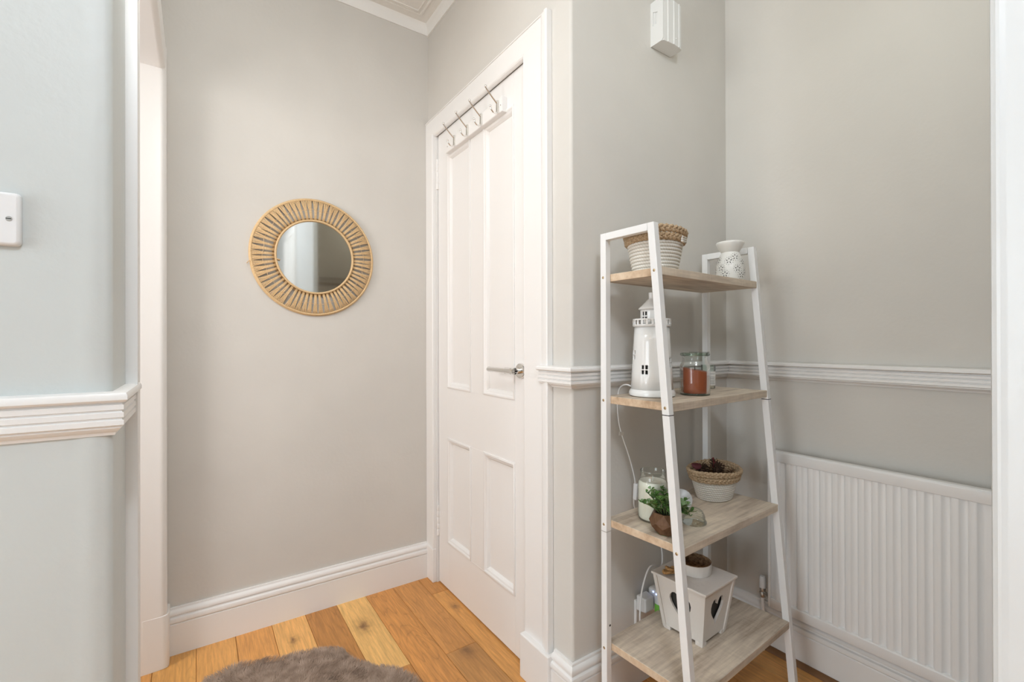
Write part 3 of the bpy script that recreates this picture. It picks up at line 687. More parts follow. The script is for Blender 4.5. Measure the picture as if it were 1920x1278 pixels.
while cnt < 60000:
    x = rg.uniform(-.08, .62)
    y = rg.uniform(1.18, 1.80) if rg.random() < .86 else rg.uniform(.82, 1.18)
    if not inside(x, y): continue
    cnt += 1
    nv = noise.noise(Vector((x * 7, y * 7, 0))); nv2 = noise.noise(Vector((x * 24, y * 24, 5)))
    a = 1.2 + nv * 3.0 + nv2 * 1.4 + rg.gauss(0, .35)
    ln = .0135 * (1 + .4 * noise.noise(Vector((x * 15, y * 15, 9)))) * rg.uniform(.75, 1.2)
    t = .9 + .25 * nv2
    dx, dy, dz = math.cos(a) * ln * t, math.sin(a) * ln * t, ln * .75
    z0 = .0245; wv = .00065
    px, py = -math.sin(a) * wv, math.cos(a) * wv
    n0 = len(vs)
    vs += [(x - px, y - py, z0), (x + px, y + py, z0), (x + dx * .4 + px * .8, y + dy * .4 + py * .8, z0 + dz * .65), (x + dx * .4 - px * .8, y + dy * .4 - py * .8, z0 + dz * .65), (x + dx, y + dy, z0 + dz)]
    fs += [(n0, n0 + 1, n0 + 2, n0 + 3), (n0 + 3, n0 + 2, n0 + 4)]
for i in range(N):                      # fringe round the rim
    (x0, y0), (x1, y1) = ol[i], ol[(i + 1) % N]
    L = math.hypot(x1 - x0, y1 - y0); ox, oy = (y1 - y0) / L, -(x1 - x0) / L
    if (x0 - cxr) * ox + (y0 - cyr) * oy < 0: ox, oy = -ox, -oy
    for q in range(int(L / .00035)):
        t = rg.random(); x = x0 + (x1 - x0) * t; y = y0 + (y1 - y0) * t; z0 = rg.uniform(.003, .022)
        ln = .012 * rg.uniform(.6, 1.2); sk = rg.gauss(0, .5); tx, ty = -oy, ox
        dx, dy = (ox + tx * sk) * ln, (oy + ty * sk) * ln; n0 = len(vs); wv = .0006
        vs += [(x - tx * wv - ox * .004, y - ty * wv - oy * .004, z0), (x + tx * wv - ox * .004, y + ty * wv - oy * .004, z0), (x + dx, y + dy, max(.001, z0 + rg.uniform(-.006, .004)))]
        fs += [(n0, n0 + 1, n0 + 2)]
me = bpy.data.meshes.new('rug_pile'); me.from_pydata(vs, [], fs); me.materials.append(M['rug_pile'])
o = bpy.data.objects.new('rug_pile', me); COL.objects.link(o); o.parent = rug; stuff(o)

# ============================================================ LADDER SHELF
LX, LY, LR = .955, .955, R(3.0)
sh = thing('ladder_shelf', 'white metal ladder shelf with four light oak shelves standing in the alcove', 'shelf', (LX, LY, 0), LR)
LW, LG, LTOP = .549, .020, 1.397
SL = .0888
def yfront(z): return -(.955 - (.775 - (LTOP - z) * SL))     # local y of the outer front edge
shelf_z = (1.272, .924, .572, .222)
for s in (0, 1):
    x0 = 0 if s == 0 else LW - LG; x1 = x0 + LG
    fr = empty('side_frame', (0, 0, 0), sh)
    MB().box((x0, -LG, 0), (x1, 0, LTOP)).obj('rear_leg', M['metal_white'], fr, bevel=.0012)
    lg = LG * 1.02
    zt = LTOP
    mb = MB(); mb.hexa([(x0, yfront(0), 0), (x1, yfront(0), 0), (x1, yfront(0) + lg, 0), (x0, yfront(0) + lg, 0), (x0, yfront(zt), zt), (x1, yfront(zt), zt), (x1, yfront(zt) + lg, zt), (x0, yfront(zt) + lg, zt)])
    mb.obj('front_leg', M['metal_white'], fr, bevel=.0012)
    MB().box((x0, yfront(LTOP) + lg, LTOP - LG), (x1, -LG, LTOP)).obj('top_bar', M['metal_white'], fr, bevel=.0012)
    zj = .906
    yj = yfront(zj)
    MB().box((x0 - .0002, yj - .0002, zj - .0010), (x1 + .0002, yj + lg + .0002, zj + .0010)).obj('joint_gap', M['dark'], fr)
    MB().box((x0 - .0002, -LG - .0002, .5515), (x1 + .0002, .0002, .5530)).obj('joint_gap', M['steel'], fr)
    if s == 0:
        for z in shelf_z:
            for y in (-LG / 2, yfront(z) + lg / 2):
                mb = MB(); mb.lathe([(.0001, .0006), (.0032, .0006), (.0040, 0), (.0001, -.001)], 12, X=Matrix.Translation((x0, y, z)) @ Matrix.Rotation(-pi / 2, 4, 'Y'))
                o = mb.obj('screw', M['screw'], fr, smooth=40)
        MB().lathe([(.0001, .0004), (.003, .0004), (.003, -.0005), (.0001, -.0005)], 12, X=Matrix.Translation((x0 + LG / 2 + .004, -LG, .285)) @ Xf).obj('screw_hole', M['dark'], fr)
for z in shelf_z:
    zz0, zz1 = z - .0105, z + .0105
    yF = yfront(z) + .001
    mb = MB(); mb.box((LG + .0006, yF, zz0), (LW - LG - .0006, -.001, zz1))
    mb.mi = [0, 0, 0, 1, 0, 1]       # side edges take the edge band
    mb.obj('shelf_board', [M['sonoma'], M['sonoma_edge']], sh, bevel=.0008, seg=1)
S1, S2, S3, S4 = [z + .0106 for z in shelf_z]

# ============================================================ THINGS ON THE SHELVES
def facing(x, y): return math.atan2(-y, -x)         # angle towards the camera
def rope_coil(rx, ry, z, r, n=56):
    mb = MB(); mb.tube([(rx * math.cos(2 * pi * k / n), ry * math.sin(2 * pi * k / n), z) for k in range(n)], r, 8, True); return mb
def basket(name, label, loc, rz, rb, rt_, h, band, ry=1.0, droop=0.0):
    t = thing(name, label, 'basket', loc, rz, None)
    nco = 9; hc = h - band
    MB().lathe([(.0001, .001), (rb - .002, .001), (rb - .002, .006), (.0001, .006)], 40, sy=ry).obj('basket_base', M['cotton'], t, smooth=30)
    for k in range(nco):
        f = (k + .5) / nco; r = rb + (rt_ * .955 - rb) * (f * (h - band) / h) ** .9
        rope_coil(r - .005, (r - .005) * ry, f * hc + .0012, hc / nco * .535).obj('rope_coil', M['cotton_rope'], t, smooth=180)
    mb = MB(); npl = 12
    rows = 2
    for row in range(rows):
        for st in range(3):
            pts = []
            nn = npl * 8
            for k in range(nn):
                a = 2 * pi * k / nn; ph = a * npl + st * 2 * pi / 3 + row * 1.1
                zc = hc + band * (row + .5) / rows + band / rows * .33 * math.sin(ph)
                f = zc / h; r = rb + (rt_ - rb) * f ** .9 - .004 + .0028 * math.sin(2 * ph)
                zc += droop * math.sin(a * 2 + .6) * (f ** 3)
                pts.append((r * math.cos(a), r * ry * math.sin(a), zc))
            mb.tube(pts, band / rows * .275, 6, True)
    mb.obj('braided_rim', M['hyacinth'], t, smooth=180)
    return t
def cotton_rope_mat():
    m, nt, b = newmat('twisted_cotton_rope'); L = nt.links.new
    tc = nd(nt, 'ShaderNodeTexCoord'); sp = nd(nt, 'ShaderNodeSeparateXYZ'); L(tc.outputs['Object'], sp.inputs[0])
    at = nd(nt, 'ShaderNodeMath', operation='ARCTAN2'); L(sp.outputs[1], at.inputs[0]); L(sp.outputs[0], at.inputs[1])
    ma = nd(nt, 'ShaderNodeMath', operation='MULTIPLY'); ma.inputs[1].default_value = 60.0; L(at.outputs[0], ma.inputs[0])
    mz = nd(nt, 'ShaderNodeMath', operation='MULTIPLY_ADD'); mz.inputs[1].default_value = 520.0; L(sp.outputs[2], mz.inputs[0]); L(ma.outputs[0], mz.inputs[2])
    si = nd(nt, 'ShaderNodeMath', operation='SINE'); L(mz.outputs[0], si.inputs[0])
    rp = nd(nt, 'ShaderNodeValToRGB'); e = rp.color_ramp.elements; e[0].color = (.72, .68, .61, 1); e[1].color = (.82, .79, .73, 1); e[1].position = .4
    mr = nd(nt, 'ShaderNodeMapRange'); setv(mr, From_Min=-1., From_Max=1.); L(si.outputs[0], mr.inputs[0]); L(mr.outputs[0], rp.inputs[0]); L(rp.outputs[0], b.inputs['Base Color'])
    b.inputs['Roughness'].default_value = .9; b.inputs['Specular IOR Level'].default_value = .15
    bp = nd(nt, 'ShaderNodeBump'); setv(bp, Strength=.3, Distance=.0006); L(mr.outputs[0], bp.inputs['Height']); L(bp.outputs[0], b.inputs['Normal'])
    return m
M['cotton_rope'] = cotton_rope_mat()
b1 = basket('basket', 'round white rope basket with brown plaited rim on the top shelf', (1.078, .862, S1), R(20), .066, .094, .117, .037, .92, .004)
a_ = R(-78)
def rim_tab(t, ang, rb, rt_, h, band, ry, w=.030, hh=.018):
    c, s = math.cos(ang), math.sin(ang); f = (h - band + .008) / h; r = rb + (rt_ - rb) * f ** .9 + .002
    X = Matrix.Translation((r * c, r * ry * s, h - band + .006)) @ Matrix.Rotation(ang - pi / 2 + pi, 4, 'Z')
    mb = MB()
    for q in range(3): mb.tube([X @ Vector((-w / 2, 0, -hh / 3 + q * hh / 3)), X @ Vector((0, .0015, -hh / 3 + q * hh / 3)), X @ Vector((w / 2, 0, -hh / 3 + q * hh / 3))], hh / 6, 6)
    return mb.obj('rope_end', M['cotton_rope'], t, smooth=180)
rim_tab(b1, R(-75 - 20), .066, .094, .117, .037, .92)
b2 = basket('basket', 'oval white rope basket with frayed brown rim full of dried cones on the third shelf', (1.400, .885, S3), R(8), .066, .102, .098, .036, .78, .004)
# contents of the second basket
fl = MB(); rg = random.Random(9)
for k in range(70):
    a = rg.uniform(0, 2 * pi); q = math.sqrt(rg.random()) * .080
    x, y, z = q * math.cos(a), q * math.sin(a) * .72, rg.uniform(.066, .082)
    d = Vector((rg.gauss(0, 1), rg.gauss(0, 1), rg.gauss(0, .5))).normalized() * rg.uniform(.008, .018)
    fl.tube([(x - d.x, y - d.y, z - d.z * .4), (x, y, z + .002), (x + d.x, y + d.y, z + d.z * .4)], [.001, .0018, .0008], 4)
fl.lathe([(.0001, .066), (.082, .066)], 32, sy=.74, caps=False)
o = fl.obj('dried_filler', M['moss'], None, loc=(1.400, .885, S3), rot=(0, 0, R(8))); stuff(o); tag(o, 'brown dried petals and twigs filling the oval basket', 'potpourri')
def cone_mb(seed, L=.034, r=.016):
    r_ = random.Random(seed); mb = MB(); mb.sphere((0, 0, L * .45), r * .75, 10, 7, (1, 1, 1.3))
    for i in range(7):
        f = i / 6; rr_ = r * (math.sin(pi * (.18 + .74 * f))) ** .8; nn = 9
        for k in range(nn):
            a = 2 * pi * (k + .5 * (i % 2)) / nn + r_.gauss(0, .08); c, s = math.cos(a), math.sin(a); z = L * f
            w = .0055; o_ = rr_ + .005
            mb.add([(rr_ * .5 * c, rr_ * .5 * s, z - .002), (o_ * .85 * c - s * w * .5, o_ * .85 * s + c * w * .5, z + .002), (o_ * 1.1 * c, o_ * 1.1 * s, z + .006), (o_ * .85 * c + s * w * .5, o_ * .85 * s - c * w * .5, z + .002), (o_ * .8 * c, o_ * .8 * s, z + .001)],
                   [(0, 1, 4), (0, 4, 3), (1, 2, 4), (4, 2, 3), (0, 3, 1), (1, 3, 2)])
    return mb
for k, (x, y, z, rx, ry_, lab) in enumerate([(1.384, .872, S3 + .088, .5, .3, 'dark brown dried cone in the middle of the oval basket'), (1.428, .888, S3 + .090, -.4, .5, 'dark brown dried cone right of the middle of the oval basket'), (1.358, .908, S3 + .082, .9, -.4, 'dark brown dried cone at the left of the oval basket')]):
    o = cone_mb(k).obj('pine_cone', M['cone'], None, loc=(x, y, z - .006), rot=(rx, ry_, k)); tag(o, lab, 'cone', 'dried cones in the oval basket')
mb = MB(); mb.tube([(0, 0, 0), (.001, -.002, .018), (-.003, -.002, .030), (-.006, -.003, .036)], [.0018, .0016, .0018, .0022], 6)
mb.tube([(.001, -.002, .016), (.008, -.004, .022)], [.0014, .001], 5)
tag(mb.obj('red_twig', M['twig'], None, smooth=180, loc=(1.3945, .885, S3 + .094), rot=(0, 0, 0)), 'small dark red twig sticking up from the oval basket', 'twig')
pt = thing('dried_petal', 'curled dark red dried petal resting on the left rim of the oval basket', 'petal', (1.332, .905, S3 + .100), R(-50))
mb = MB(); n = 14
hp = []
for k in range(n):
    a = 2 * pi * k / n; hp.append((.016 * math.cos(a), .011 * math.sin(a) * (1 + .25 * math.cos(a)), .004 * math.cos(2 * a)))
mb.add(hp + [(0, 0, -.004)], [(k, (k + 1) % n, n) for k in range(n)]); mb.obj('petal', M['petal'], pt, smooth=180, solid=.0014, rot=(R(50), R(10), 0), loc=(0, 0, .007))
MB().tube([(.004, 0, .002), (.0, -.001, -.006)], .0012, 5).obj('petal_stalk', M['petal'], pt)

# lighthouse lamp
lx, ly = 1.083, .878
lh = thing('lighthouse_lamp', 'white glazed ceramic lighthouse with pierced windows on the second shelf', 'lamp', (lx, ly, S2), facing(lx, ly))
# local +x faces the camera; angle positive = counter-clockwise seen from above = viewer's right
def pierced(name, levels, n, hole, mat, parent, solid=.0035):
    vs = [(r * math.cos(2 * pi * k / n), r * math.sin(2 * pi * k / n), z) for r, z in levels for k in range(n)]
    fs = []
    for i in range(len(levels) - 1):
        for k in range(n):
            if not hole(i, k): fs.append((i * n + k, i * n + (k + 1) % n, (i + 1) * n + (k + 1) % n, (i + 1) * n + k))
    return MB().add(vs, fs).obj(name, mat, parent, smooth=40, solid=solid)
MB().lathe([(.0001, 0), (.0600, 0), (.0640, .003), (.0648, .010), (.0625, .016), (.0595, .020), (.056, .020), (.0001, .012)], 64).obj('lamp_foot', M['ceramic'], lh, smooth=45)
MB().lathe([(.0001, .0005), (.061, .0005), (.061, -.0004), (.0001, -.0004)], 48).obj('base_pad', M['dark'], lh)
wins = [(-68, .118), (-22, .077), (30, .133), (70, .097), (115, .12), (160, .08), (-115, .09), (-155, .14)]
n = 96; zs = {.020, .198}
for _, z in wins:
    for d in (-.0125, -.0015, .0015, .0125): zs.add(round(z + d, 4))
zs = sorted(zs)
lev = [(.0590 + (.0485 - .0590) * (z - .020) / .178, z) for z in zs]
def hole_body(i, k):
    zc = (zs[i] + zs[i + 1]) / 2; a = (k + .5) * 360 / n
    for wa, wz in wins:
        d = (a - wa + 180) % 360 - 180; dz = abs(zc - wz)
        if .0015 < dz < .0125 and 1.9 < abs(d) < 9.2: return True
    return False
pierced('tower', lev, n, hole_body, M['ceramic'], lh)
MB().lathe([(.001, .1985), (.046, .1985), (.0500, .1975), (.0530, .1995), (.0530, .2005), (.030, .2015), (.001, .2015)], 64, caps=False).obj('gallery_floor', M['ceramic'], lh, smooth=45)
n2 = 66
pierced('gallery_railing', [(.0528, .200), (.0532, .2045), (.0532, .2165), (.0528, .2205)], n2, lambda i, k: i == 1 and k % 3 != 0, M['ceramic'], lh, .004)
n3 = 60
def hole_room(i, k):
    if i not in (1, 3): return False
    a = (k + .5) * 6; 
    for wa in (-38, 52, 142, 232):
        d = (a - wa + 180) % 360 - 180
        if 2 < abs(d) < 14: return True
    return False
pierced('lantern_room', [(.0318, .2015), (.0318, .216), (.0318, .226), (.0318, .230), (.0318, .2405), (.0318, .249)], n3, hole_room, M['ceramic'], lh, .003)
MB().lathe([(.028, .246), (.0355, .2465), (.0375, .2485), (.0365, .251), (.029, .258), (.019, .268), (.0125, .275), (.0085, .278), (.0080, .281), (.0085, .293), (.0082, .296), (.0001, .297)], 40, caps=False).obj('roof', M['ceramic'], lh, smooth=50)
# its cord with switch and tag (local frame of the lamp)
inv = Matrix.Rotation(-facing(lx, ly), 4, 'Z') @ Matrix.Translation((-lx, -ly, -S2))
def smooth_path(p, n):
    p = [Vector(q) for q in p]
    for _ in range(n):
        q = [p[0]]
        for i in range(len(p) - 1): q += [p[i] * .75 + p[i + 1] * .25, p[i] * .25 + p[i + 1] * .75]
        p = q + [p[-1]]
    return p
cw = [(1.062, .930, S2 + .022), (1.055, .950, S2 + .030), (1.066, .985, S2 + .018), (1.068, .997, S2 - .012), (1.072, .998, .85), (1.085, .994, .80), (1.112, .992, .74), (1.137, .992, .672), (1.143, .992, .640)]
cd = MB().tube([inv @ q for q in smooth_path(cw, 3)], .0022, 8).obj('power_cord', M['plastic'], lh, smooth=180)
cw2 = [(1.145, 1.000, .596), (1.150, 1.004, .56), (1.20, 1.008, .52), (1.262, 1.008, .47), (1.290, 1.006, .40), (1.285, 1.0, .345), (1.255, .992, .352), (1.225, .985, .368), (1.195, .982, .372), (1.170, .980, .340), (1.151, .980, .288), (1.147, .980, .213), (1.152, .982, .165), (1.180, .985, .150), (1.196, .988, .205)]
MB().tube([inv @ q for q in smooth_path(cw2, 3)], .0029, 8).obj('power_cord', M['plastic'], lh, smooth=180)
MB().box((-.0065, -.0075, -.026), (.0065, .0075, .026)).obj('cord_switch', M['plastic'], cd, bevel=.003, loc=inv @ Vector((1.1445, .991, .618)), rot=(R(4), 0, -facing(lx, ly)))
o = MB().box((-.020, -.0004, -.0055), (0, .0004, .0055)).obj('cord_tag', M['paper'], cd, loc=inv @ Vector((1.088, .990, .807)), rot=(0, R(6), -facing(lx, ly)))

# jar candle with orange wax
def jar(name, label, x, y, z, prof, wax, waxmat, gm, extra=None, tilt=0):
    t = thing(name, label, 'candle', (x, y, z), facing(x, y))
    MB().lathe(prof, 48, caps=False).obj('glass_jar', gm, t, smooth=40)
    mb = MB(); mb.lathe(wax, 40)
    zt_ = max(w[1] for w in wax)
    if tilt: mb.v = [(a, b, c - (tilt * b if c > zt_ * .55 else 0)) for a, b, c in mb.v]
    mb.obj('wax', waxmat, t, smooth=40)
    return t
ox, oy = 1.205, .822
prof = [(.0001, .001), (.036, .001), (.0405, .003), (.0420, .008), (.0420, .078), (.0405, .087), (.0365, .095), (.0345, .101), (.0345, .112), (.0355, .114)]
wax = [(.0001, .006), (.036, .006), (.0385, .009), (.0388, .020), (.0388, .052), (.0388, .0725), (.0375, .0735), (.0001, .0722)]
oj = jar('jar_candle', 'clear glass jar candle with burnt orange wax on the second shelf beside the lighthouse', ox, oy, S2, prof, wax, M['wax_orange'], M['glass'], tilt=.18)
MB().lathe([(.0355, .113), (.0395, .114), (.0410, .117), (.0405, .121), (.036, .1225), (.0345, .121), (.0335, .114)], 48, caps=False).obj('jar_rim', M['glass_green'], oj, smooth=60)
MB().lathe([(.036, .0005), (.0408, .002), (.0415, .0045), (.0405, .006), (.034, .004)], 48, caps=False).obj('jar_base', M['glass_green'], oj, smooth=60)
MB().tube([(0, 0, .070), (.001, 0, .080), (.003, 0, .083)], .0011, 6).obj('wick', M['dark'], oj)
MB().lathe([(.0001, .1225), (.028, .1225), (.0285, .125), (.0001, .126)], 32, X=Matrix.Translation((-.012, .012, 0))).obj('jar_lid', M['frost'], oj, smooth=40)
# small votive behind
vx, vy = 1.400, .905
vt = thing('votive_glass', 'small clear glass votive with a white printed label behind the orange candle', 'candle', (vx, vy, S2), facing(vx, vy))
MB().lathe([(.0001, .001), (.0195, .001), (.021, .003), (.0225, .078), (.0218, .078), (.0203, .012), (.0001, .010)], 32, caps=False).obj('glass_cup', M['glass'], vt, smooth=40)
MB().lathe([(.0001, .011), (.0198, .011), (.0206, .046), (.0001, .046)], 32).obj('wax', M['wax_white'], vt, smooth=40)
def curved_label(r0, r1, z0, z1, a0, a1, n=8):
    mb = MB(); vs = [(r * math.cos(R(a0 + (a1 - a0) * k / n)), r * math.sin(R(a0 + (a1 - a0) * k / n)), z) for r, z in ((r0, z0), (r1, z1)) for k in range(n + 1)]
    mb.add(vs, [(k, k + 1, n + 2 + k, n + 1 + k) for k in range(n)]); return mb
lb = curved_label(.0217, .0225, .012, .058, -20, 75).obj('paper_label', M['paper'], vt, smooth=60)
mb = MB()
for q in range(7):
    z = .018 + q * .0052
    if q == 5: continue
    c = curved_label(.0221 + .0003, .0223 + .0003, z, z + .0013, -8 + 3 * (q % 3), 60 - 6 * (q % 2)); mb.add(c.v, c.f)
c = curved_label(.0227, .0229, .0465, .0535, 0, 12); mb.add(c.v, c.f)
mb.obj('printed_lines', M['ink'], lb)

# white jar candle on shelf three
wx, wy = 1.078, .872
prof = [(.0001, .001), (.036, .001), (.040, .004), (.0415, .010), (.0415, .098), (.0405, .106), (.0360, .114), (.0345, .118), (.0345, .136), (.0355, .139), (.0350, .1405), (.0335, .139)]
wax = [(.0001, .006), (.036, .006), (.0395, .010), (.0402, .020), (.0402, .098), (.0392, .106), (.036, .111), (.0001, .1095)]
wj = jar('jar_candle', 'tall glass jar of white wax without its lid on the third shelf', wx, wy, S3, prof, wax, M['wax_white'], M['glass'])
MB().tube([(0, 0, .109), (.001, 0, .120), (.002, 0, .124)], .0012, 6).obj('wick', M['paper'], wj)
# its glass lid
gx, gy = 1.150, .790
gl = thing('glass_lid', 'clear ribbed glass dome lid lying on the third shelf beside the plant', 'lid', (gx, gy, S3))
MB().lathe([(.0001, .0008), (.0315, .0008), (.034, .003), (.034, .007), (.0325, .010), (.0305, .0115)], 40, caps=False).obj('lid_flange', M['glass'], gl, smooth=40)
MB().lathe([(.0305, .0115), (.0305, .016), (.0295, .017), (.0300, .021), (.0285, .022), (.0285, .026), (.0265, .028), (.0255, .032), (.0215, .0365), (.0145, .0405), (.0075, .0425), (.0001, .043)], 40, caps=False).obj('lid_dome', M['glass'], gl, smooth=30)
dx, dy = 1.214, .874
fd = thing('frosted_disc', 'pale grey frosted glass disc standing on edge behind the potted plant', 'lid', (dx, dy, S3), facing(dx, dy))
MB().lathe([(.0001, .003), (.027, .003), (.030, .001), (.030, -.001), (.027, -.003), (.0001, -.003)], 36, X=Matrix.Translation((0, 0, .0300)) @ Matrix.Rotation(R(72), 4, 'Y')).obj('disc', M['disc_grey'], fd, smooth=40)
MB().lathe([(.0001, .003), (.010, .003), (.012, .006), (.009, .010), (.0001, .011)], 24, X=Matrix.Translation((-.001, 0, .0285)) @ Matrix.Rotation(R(-108), 4, 'Y')).obj('knob', M['frost'], fd, smooth=40)

# potted succulent
px_, py_ = 1.030, .790
pp = thing('potted_plant', 'small green leafy plant in a faceted walnut pot on the third shelf', 'plant', (px_, py_, S3), facing(px_, py_) + R(14))
n = 7
def ringp(r, z, off): return [(r * math.cos(2 * pi * (k + off) / n), r * math.sin(2 * pi * (k + off) / n), z) for k in range(n)]
A, B, C_, D = ringp(.025, 0, .0), ringp(.041, .021, .5), ringp(.044, .033, 0.0), ringp(.034, .056, .5)
vs = A + B + C_ + D; fs = [tuple(range(n - 1, -1, -1))]
for k in range(n):
    k1 = (k + 1) % n
    fs += [(k, k1, n + k), (n + k, k1, n + k1), (n + k, n + k1, 2 * n + k1), (2 * n + k, n + k, 2 * n + k1), (2 * n + k, 2 * n + k1, 3 * n + k), (3 * n + k, 2 * n + k1, 3 * n + k1)]
E_ = ringp(.029, .056, .5); F_ = ringp(.029, .046, .5); n0 = len(vs); vs += E_ + F_
for k in range(n):
    k1 = (k + 1) % n; fs += [(3 * n + k, 3 * n + k1, n0 + k1, n0 + k), (n0 + k, n0 + k1, n0 + n + k1, n0 + n + k)]
MB().add(vs, fs).obj('faceted_pot', M['walnut'], pp)
MB().lathe([(.0001, .048), (.0285, .047)], n * 2, caps=False).obj('soil', M['soil'], pp)
MB().lathe([(.0001, .0006), (.024, .0006), (.024, .0), (.0001, .0)], 20).obj('felt_pad', M['leaf_pale'], pp)
def leaf_mb(w, l):
    row = [(0, .02, .0), (.35, .20, .003), (.62, .50, .005), (.85, .80, .004), (1.0, .55, .001), (1.03, .0, -.001)]
    prof_ = [(0, .06), (.2, .24), (.45, .46), (.7, .50), (.9, .34), (1.0, .10)]
    vs = []; fs = []
    for t, hw in prof_:
        b = .12 * l * math.sin(t * pi * .8)
        vs += [(t * l, -hw * w, b + .10 * w), (t * l, 0, b), (t * l, hw * w, b + .10 * w)]
    for i in range(len(prof_) - 1):
        for k in range(2): fs.append((i * 3 + k, i * 3 + k + 1, i * 3 + k + 4, i * 3 + k + 3))
    return MB().add(vs, fs)
lp = {}
rg = random.Random(21)
stm = MB()
stems = [(-.9, .062, .050), (-.55, .045, .060), (-.15, .030, .058), (.35, .038, .052), (.75, .060, .046), (1.05, .066, .024), (1.5, .045, .045), (2.3, .040, .055), (3.1, .035, .060), (-1.5, .060, .036), (-2.2, .045, .050), (1.25, .052, .006), (-1.1, .040, .075), (.1, .050, .030)]
for si, (a, out_, hgt) in enumerate(stems):
    p0 = Vector((.010 * math.cos(a), .010 * math.sin(a), .047)); p1 = p0 + Vector((math.cos(a) * out_ * .45, math.sin(a) * out_ * .45, max(hgt * .75, .020))); p2 = p0 + Vector((math.cos(a) * out_, math.sin(a) * out_, hgt))
    pts = [p0 * (1 - t) ** 2 + p1 * 2 * t * (1 - t) + p2 * t * t for t in (0, .2, .4, .6, .8, 1)]
    stm.tube(pts, [.0014, .0013, .0012, .0011, .0009, .0006], 5)
    nl = 12
    for q in range(nl):
        t = .28 + .72 * q / (nl - 1); P = p0 * (1 - t) ** 2 + p1 * 2 * t * (1 - t) + p2 * t * t
        sz = (.0175 if t < .65 else .0175 - .0095 * (t - .65) / .35) * rg.uniform(.8, 1.2)
        key = 'pale' if rg.random() < .35 else 'green'
        if key not in lp: o = leaf_mb(.95, 1.0).obj('leaf', M['leaf_pale' if key == 'pale' else 'leaf'], pp, smooth=180, solid=.03); lp[key] = o
        else: o = share(lp[key], 'leaf', pp)
        az = a + q * 1.6 + rg.gauss(0, .3)
        o.location = P; o.rotation_euler = (rg.gauss(0, .3), -rg.uniform(.1, .9), az); o.scale = (sz, sz, sz)
stm.obj('stems', M['stem'], pp, smooth=180)

# oil burner on the top shelf
ux, uy = 1.424, .842
ob = thing('oil_burner', 'white ceramic oil burner with dish top and pierced flower pattern on the top shelf', 'oil burner', (ux, uy, S1), facing(ux, uy))
def rb_(z): 
    pts = [(0, .0385), (.003, .0405), (.010, .0420), (.024, .0428), (.040, .0424), (.056, .0400), (.070, .0362), (.081, .0315), (.089, .0275), (.093, .0255)]
    for (z0, r0), (z1, r1) in zip(pts, pts[1:]):
        if z <= z1: return r0 + (r1 - r0) * (z - z0) / (z1 - z0)
    return pts[-1][1]
MB().lathe([(.0001, 0), (.0385, 0), (.0405, .003), (.0420, .010), (.0428, .024), (.0424, .040), (.0400, .056), (.0362, .070), (.0315, .081), (.0275, .089), (.0255, .093), (.0001, .094)], 56).obj('burner_body', M['ceramic_matt'], ob, smooth=60)
MB().lathe([(.0240, .091), (.0265, .094), (.0330, .104), (.0385, .113), (.0415, .120), (.0418, .124), (.0405, .126), (.0385, .125), (.034, .118), (.024, .108), (.0001, .106)], 56, caps=False).obj('oil_dish', M['ceramic_matt'], ob, smooth=60)
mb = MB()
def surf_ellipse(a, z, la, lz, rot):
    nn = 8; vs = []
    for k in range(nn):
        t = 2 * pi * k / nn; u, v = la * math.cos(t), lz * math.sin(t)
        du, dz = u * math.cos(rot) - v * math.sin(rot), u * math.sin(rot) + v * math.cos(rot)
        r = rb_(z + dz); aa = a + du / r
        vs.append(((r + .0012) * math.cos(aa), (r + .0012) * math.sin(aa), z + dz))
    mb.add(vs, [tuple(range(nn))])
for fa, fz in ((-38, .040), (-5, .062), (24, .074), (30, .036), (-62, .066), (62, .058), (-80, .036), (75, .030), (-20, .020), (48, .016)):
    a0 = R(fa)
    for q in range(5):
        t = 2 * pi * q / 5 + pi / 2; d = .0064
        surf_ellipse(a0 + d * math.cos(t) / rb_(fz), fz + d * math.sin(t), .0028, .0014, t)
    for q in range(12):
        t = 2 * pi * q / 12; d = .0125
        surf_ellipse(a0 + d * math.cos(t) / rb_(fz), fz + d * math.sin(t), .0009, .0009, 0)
stuff(mb.obj('pierced_pattern', M['pierced_shade'], ob))  # dark ellipses laid on the body stand for the shade inside holes

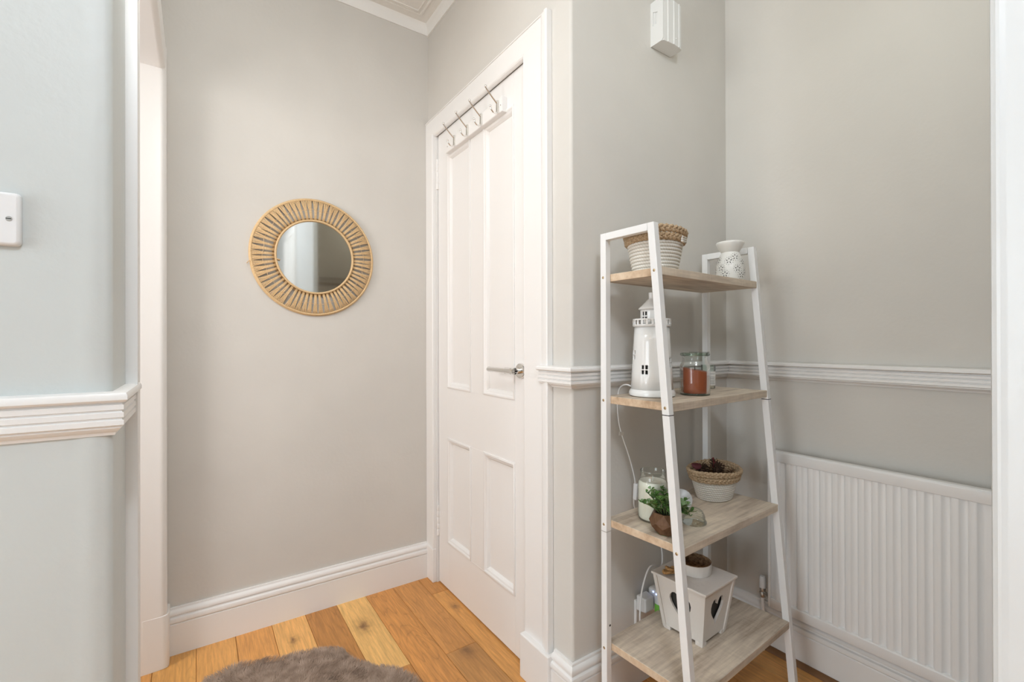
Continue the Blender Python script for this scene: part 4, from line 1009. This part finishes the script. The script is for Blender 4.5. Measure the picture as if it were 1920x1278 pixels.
# heart lantern on the bottom shelf
hx, hy, hr = 1.226, .842, R(3.5)
ln = thing('heart_lantern', 'distressed white wooden box lantern with heart cut-outs on the bottom shelf', 'lantern', (hx, hy, S4), hr)
hb, ht, hz0, hz1 = .064, .084, .010, .160
def heart(cx, cy, s, n=28):
    pts = []
    for k in range(n):
        t = 2 * pi * k / n; x = 16 * math.sin(t) ** 3; y = 13 * math.cos(t) - 5 * math.cos(2 * t) - 2 * math.cos(3 * t) - math.cos(4 * t)
        pts.append((cx + x * s / 16, cy + (y + 2) * s * 1.36 / 16))
    return pts
for q in range(4):
    ca, sa = math.cos(q * pi / 2), math.sin(q * pi / 2)
    def fn(u, v, w, ca=ca, sa=sa):
        f = (v - hz0) / (hz1 - hz0); d = hb + (ht - hb) * f - .004 - (.007 - w)
        x, y = u, -d
        return (x * ca - y * sa, x * sa + y * ca, v)
    outl_ = [(-hb + .005, hz0), (hb - .005, hz0), (ht - .007, hz1), (-ht + .007, hz1)]
    plate(outl_, [heart(0, .088, .034)], .007, fn).obj('side_panel', M['lantern'], ln)
    # corner strip
    def cp(z, o): 
        f = (z - hz0) / (hz1 - hz0); return hb + (ht - hb) * f + o
    pts = []
    for z in (0.004, hz1):
        c = cp(z, .0); e = .011
        loop_ = [(c, -c), (c, -c + e), (c - .005, -c + e), (c - .005, -c + .005), (c - e, -c + .005), (c - e, -c)]
        pts.append([(x * ca - y * sa, x * sa + y * ca, z) for x, y in loop_])
    m_ = 6; MB().add(pts[0] + pts[1], [tuple(range(m_ - 1, -1, -1)), tuple(range(m_, 2 * m_))] + [(i, (i + 1) % m_, m_ + (i + 1) % m_, m_ + i) for i in range(m_)]).obj('corner_strip', M['lantern'], ln)
    c = hb - .002; x0, y0 = c - .022, -c
    ft = MB().prism([(x * ca - y * sa, x * sa + y * ca) for x, y in [(c, -c), (c, -c + .022), (c - .022, -c + .022), (c - .022, -c)]], 0, .011)
    ft.obj('foot', M['lantern'], ln, bevel=.001)
MB().box((-hb + .008, -hb + .008, .010), (hb - .008, hb - .008, .015)).obj('floor_board', M['lantern'], ln)
MB().hexa([(-.050, -.050, .015), (.050, -.050, .015), (.050, .050, .015), (-.050, .050, .015), (-.066, -.066, .158), (.066, -.066, .158), (.066, .066, .158), (-.066, .066, .158)]).obj('shade_box', M['inner_shade'], ln)  # dark box added so the hollow behind the hearts looks unlit
MB().box((-ht - .004, -ht - .004, hz1), (ht + .004, ht + .004, hz1 + .007)).obj('lid', M['lantern'], ln, bevel=.0015)
LTZ = S4 + hz1 + .007
# round wooden dish on the lantern
rx_, ry__ = 1.240, .850
dsh = thing('round_dish', 'round white wooden dish with brown bark inside on top of the heart lantern', 'dish', (rx_, ry__, LTZ))
MB().lathe([(.0001, .0005), (.046, .0005), (.048, .003), (.0485, .030), (.0475, .032), (.0445, .032)], 44, caps=False).obj('outer_wall', M['lantern'], dsh, smooth=40)
MB().lathe([(.0447, .0322), (.0440, .026), (.0425, .008), (.0001, .006)], 44, caps=False).obj('bark_lining', M['bark'], dsh, smooth=40)
MB().tube([(.0462 * math.cos(2 * pi * k / 40), .0462 * math.sin(2 * pi * k / 40), .0325 + .0006 * math.sin(9 * k)) for k in range(40)], .0014, 6, True).obj('bark_rim', M['bark'], dsh, smooth=180)
jc = MB(); rg = random.Random(4)
jx, jy = 1.150, .890
pts = [(0.012 * math.cos(k * 1.1) - .012 + k * .0016, .010 * math.sin(k * 1.1), .0065 + .006 * ((k // 4) % 3) + .002 * math.sin(k)) for k in range(26)]
jc.tube(smooth_path(pts, 2), .0048, 7)
tag(jc.obj('jute_cord', M['cork'], None, smooth=180, loc=(jx + .010, jy - .012, LTZ), rot=(0, 0, R(-20))), 'knotted brown jute cord on the left of the heart lantern lid', 'cord')
tag(MB().tube([(0, 0, 0), (.030, -.020, .003), (.048, -.032, .004)], [.0030, .0036, .0034], 8).obj('wood_stick', M['paper'], None, smooth=60, loc=(1.168, .874, LTZ + .0040), rot=(0, 0, 0)), 'pale stick beside the jute cord on the lantern lid', 'stick')
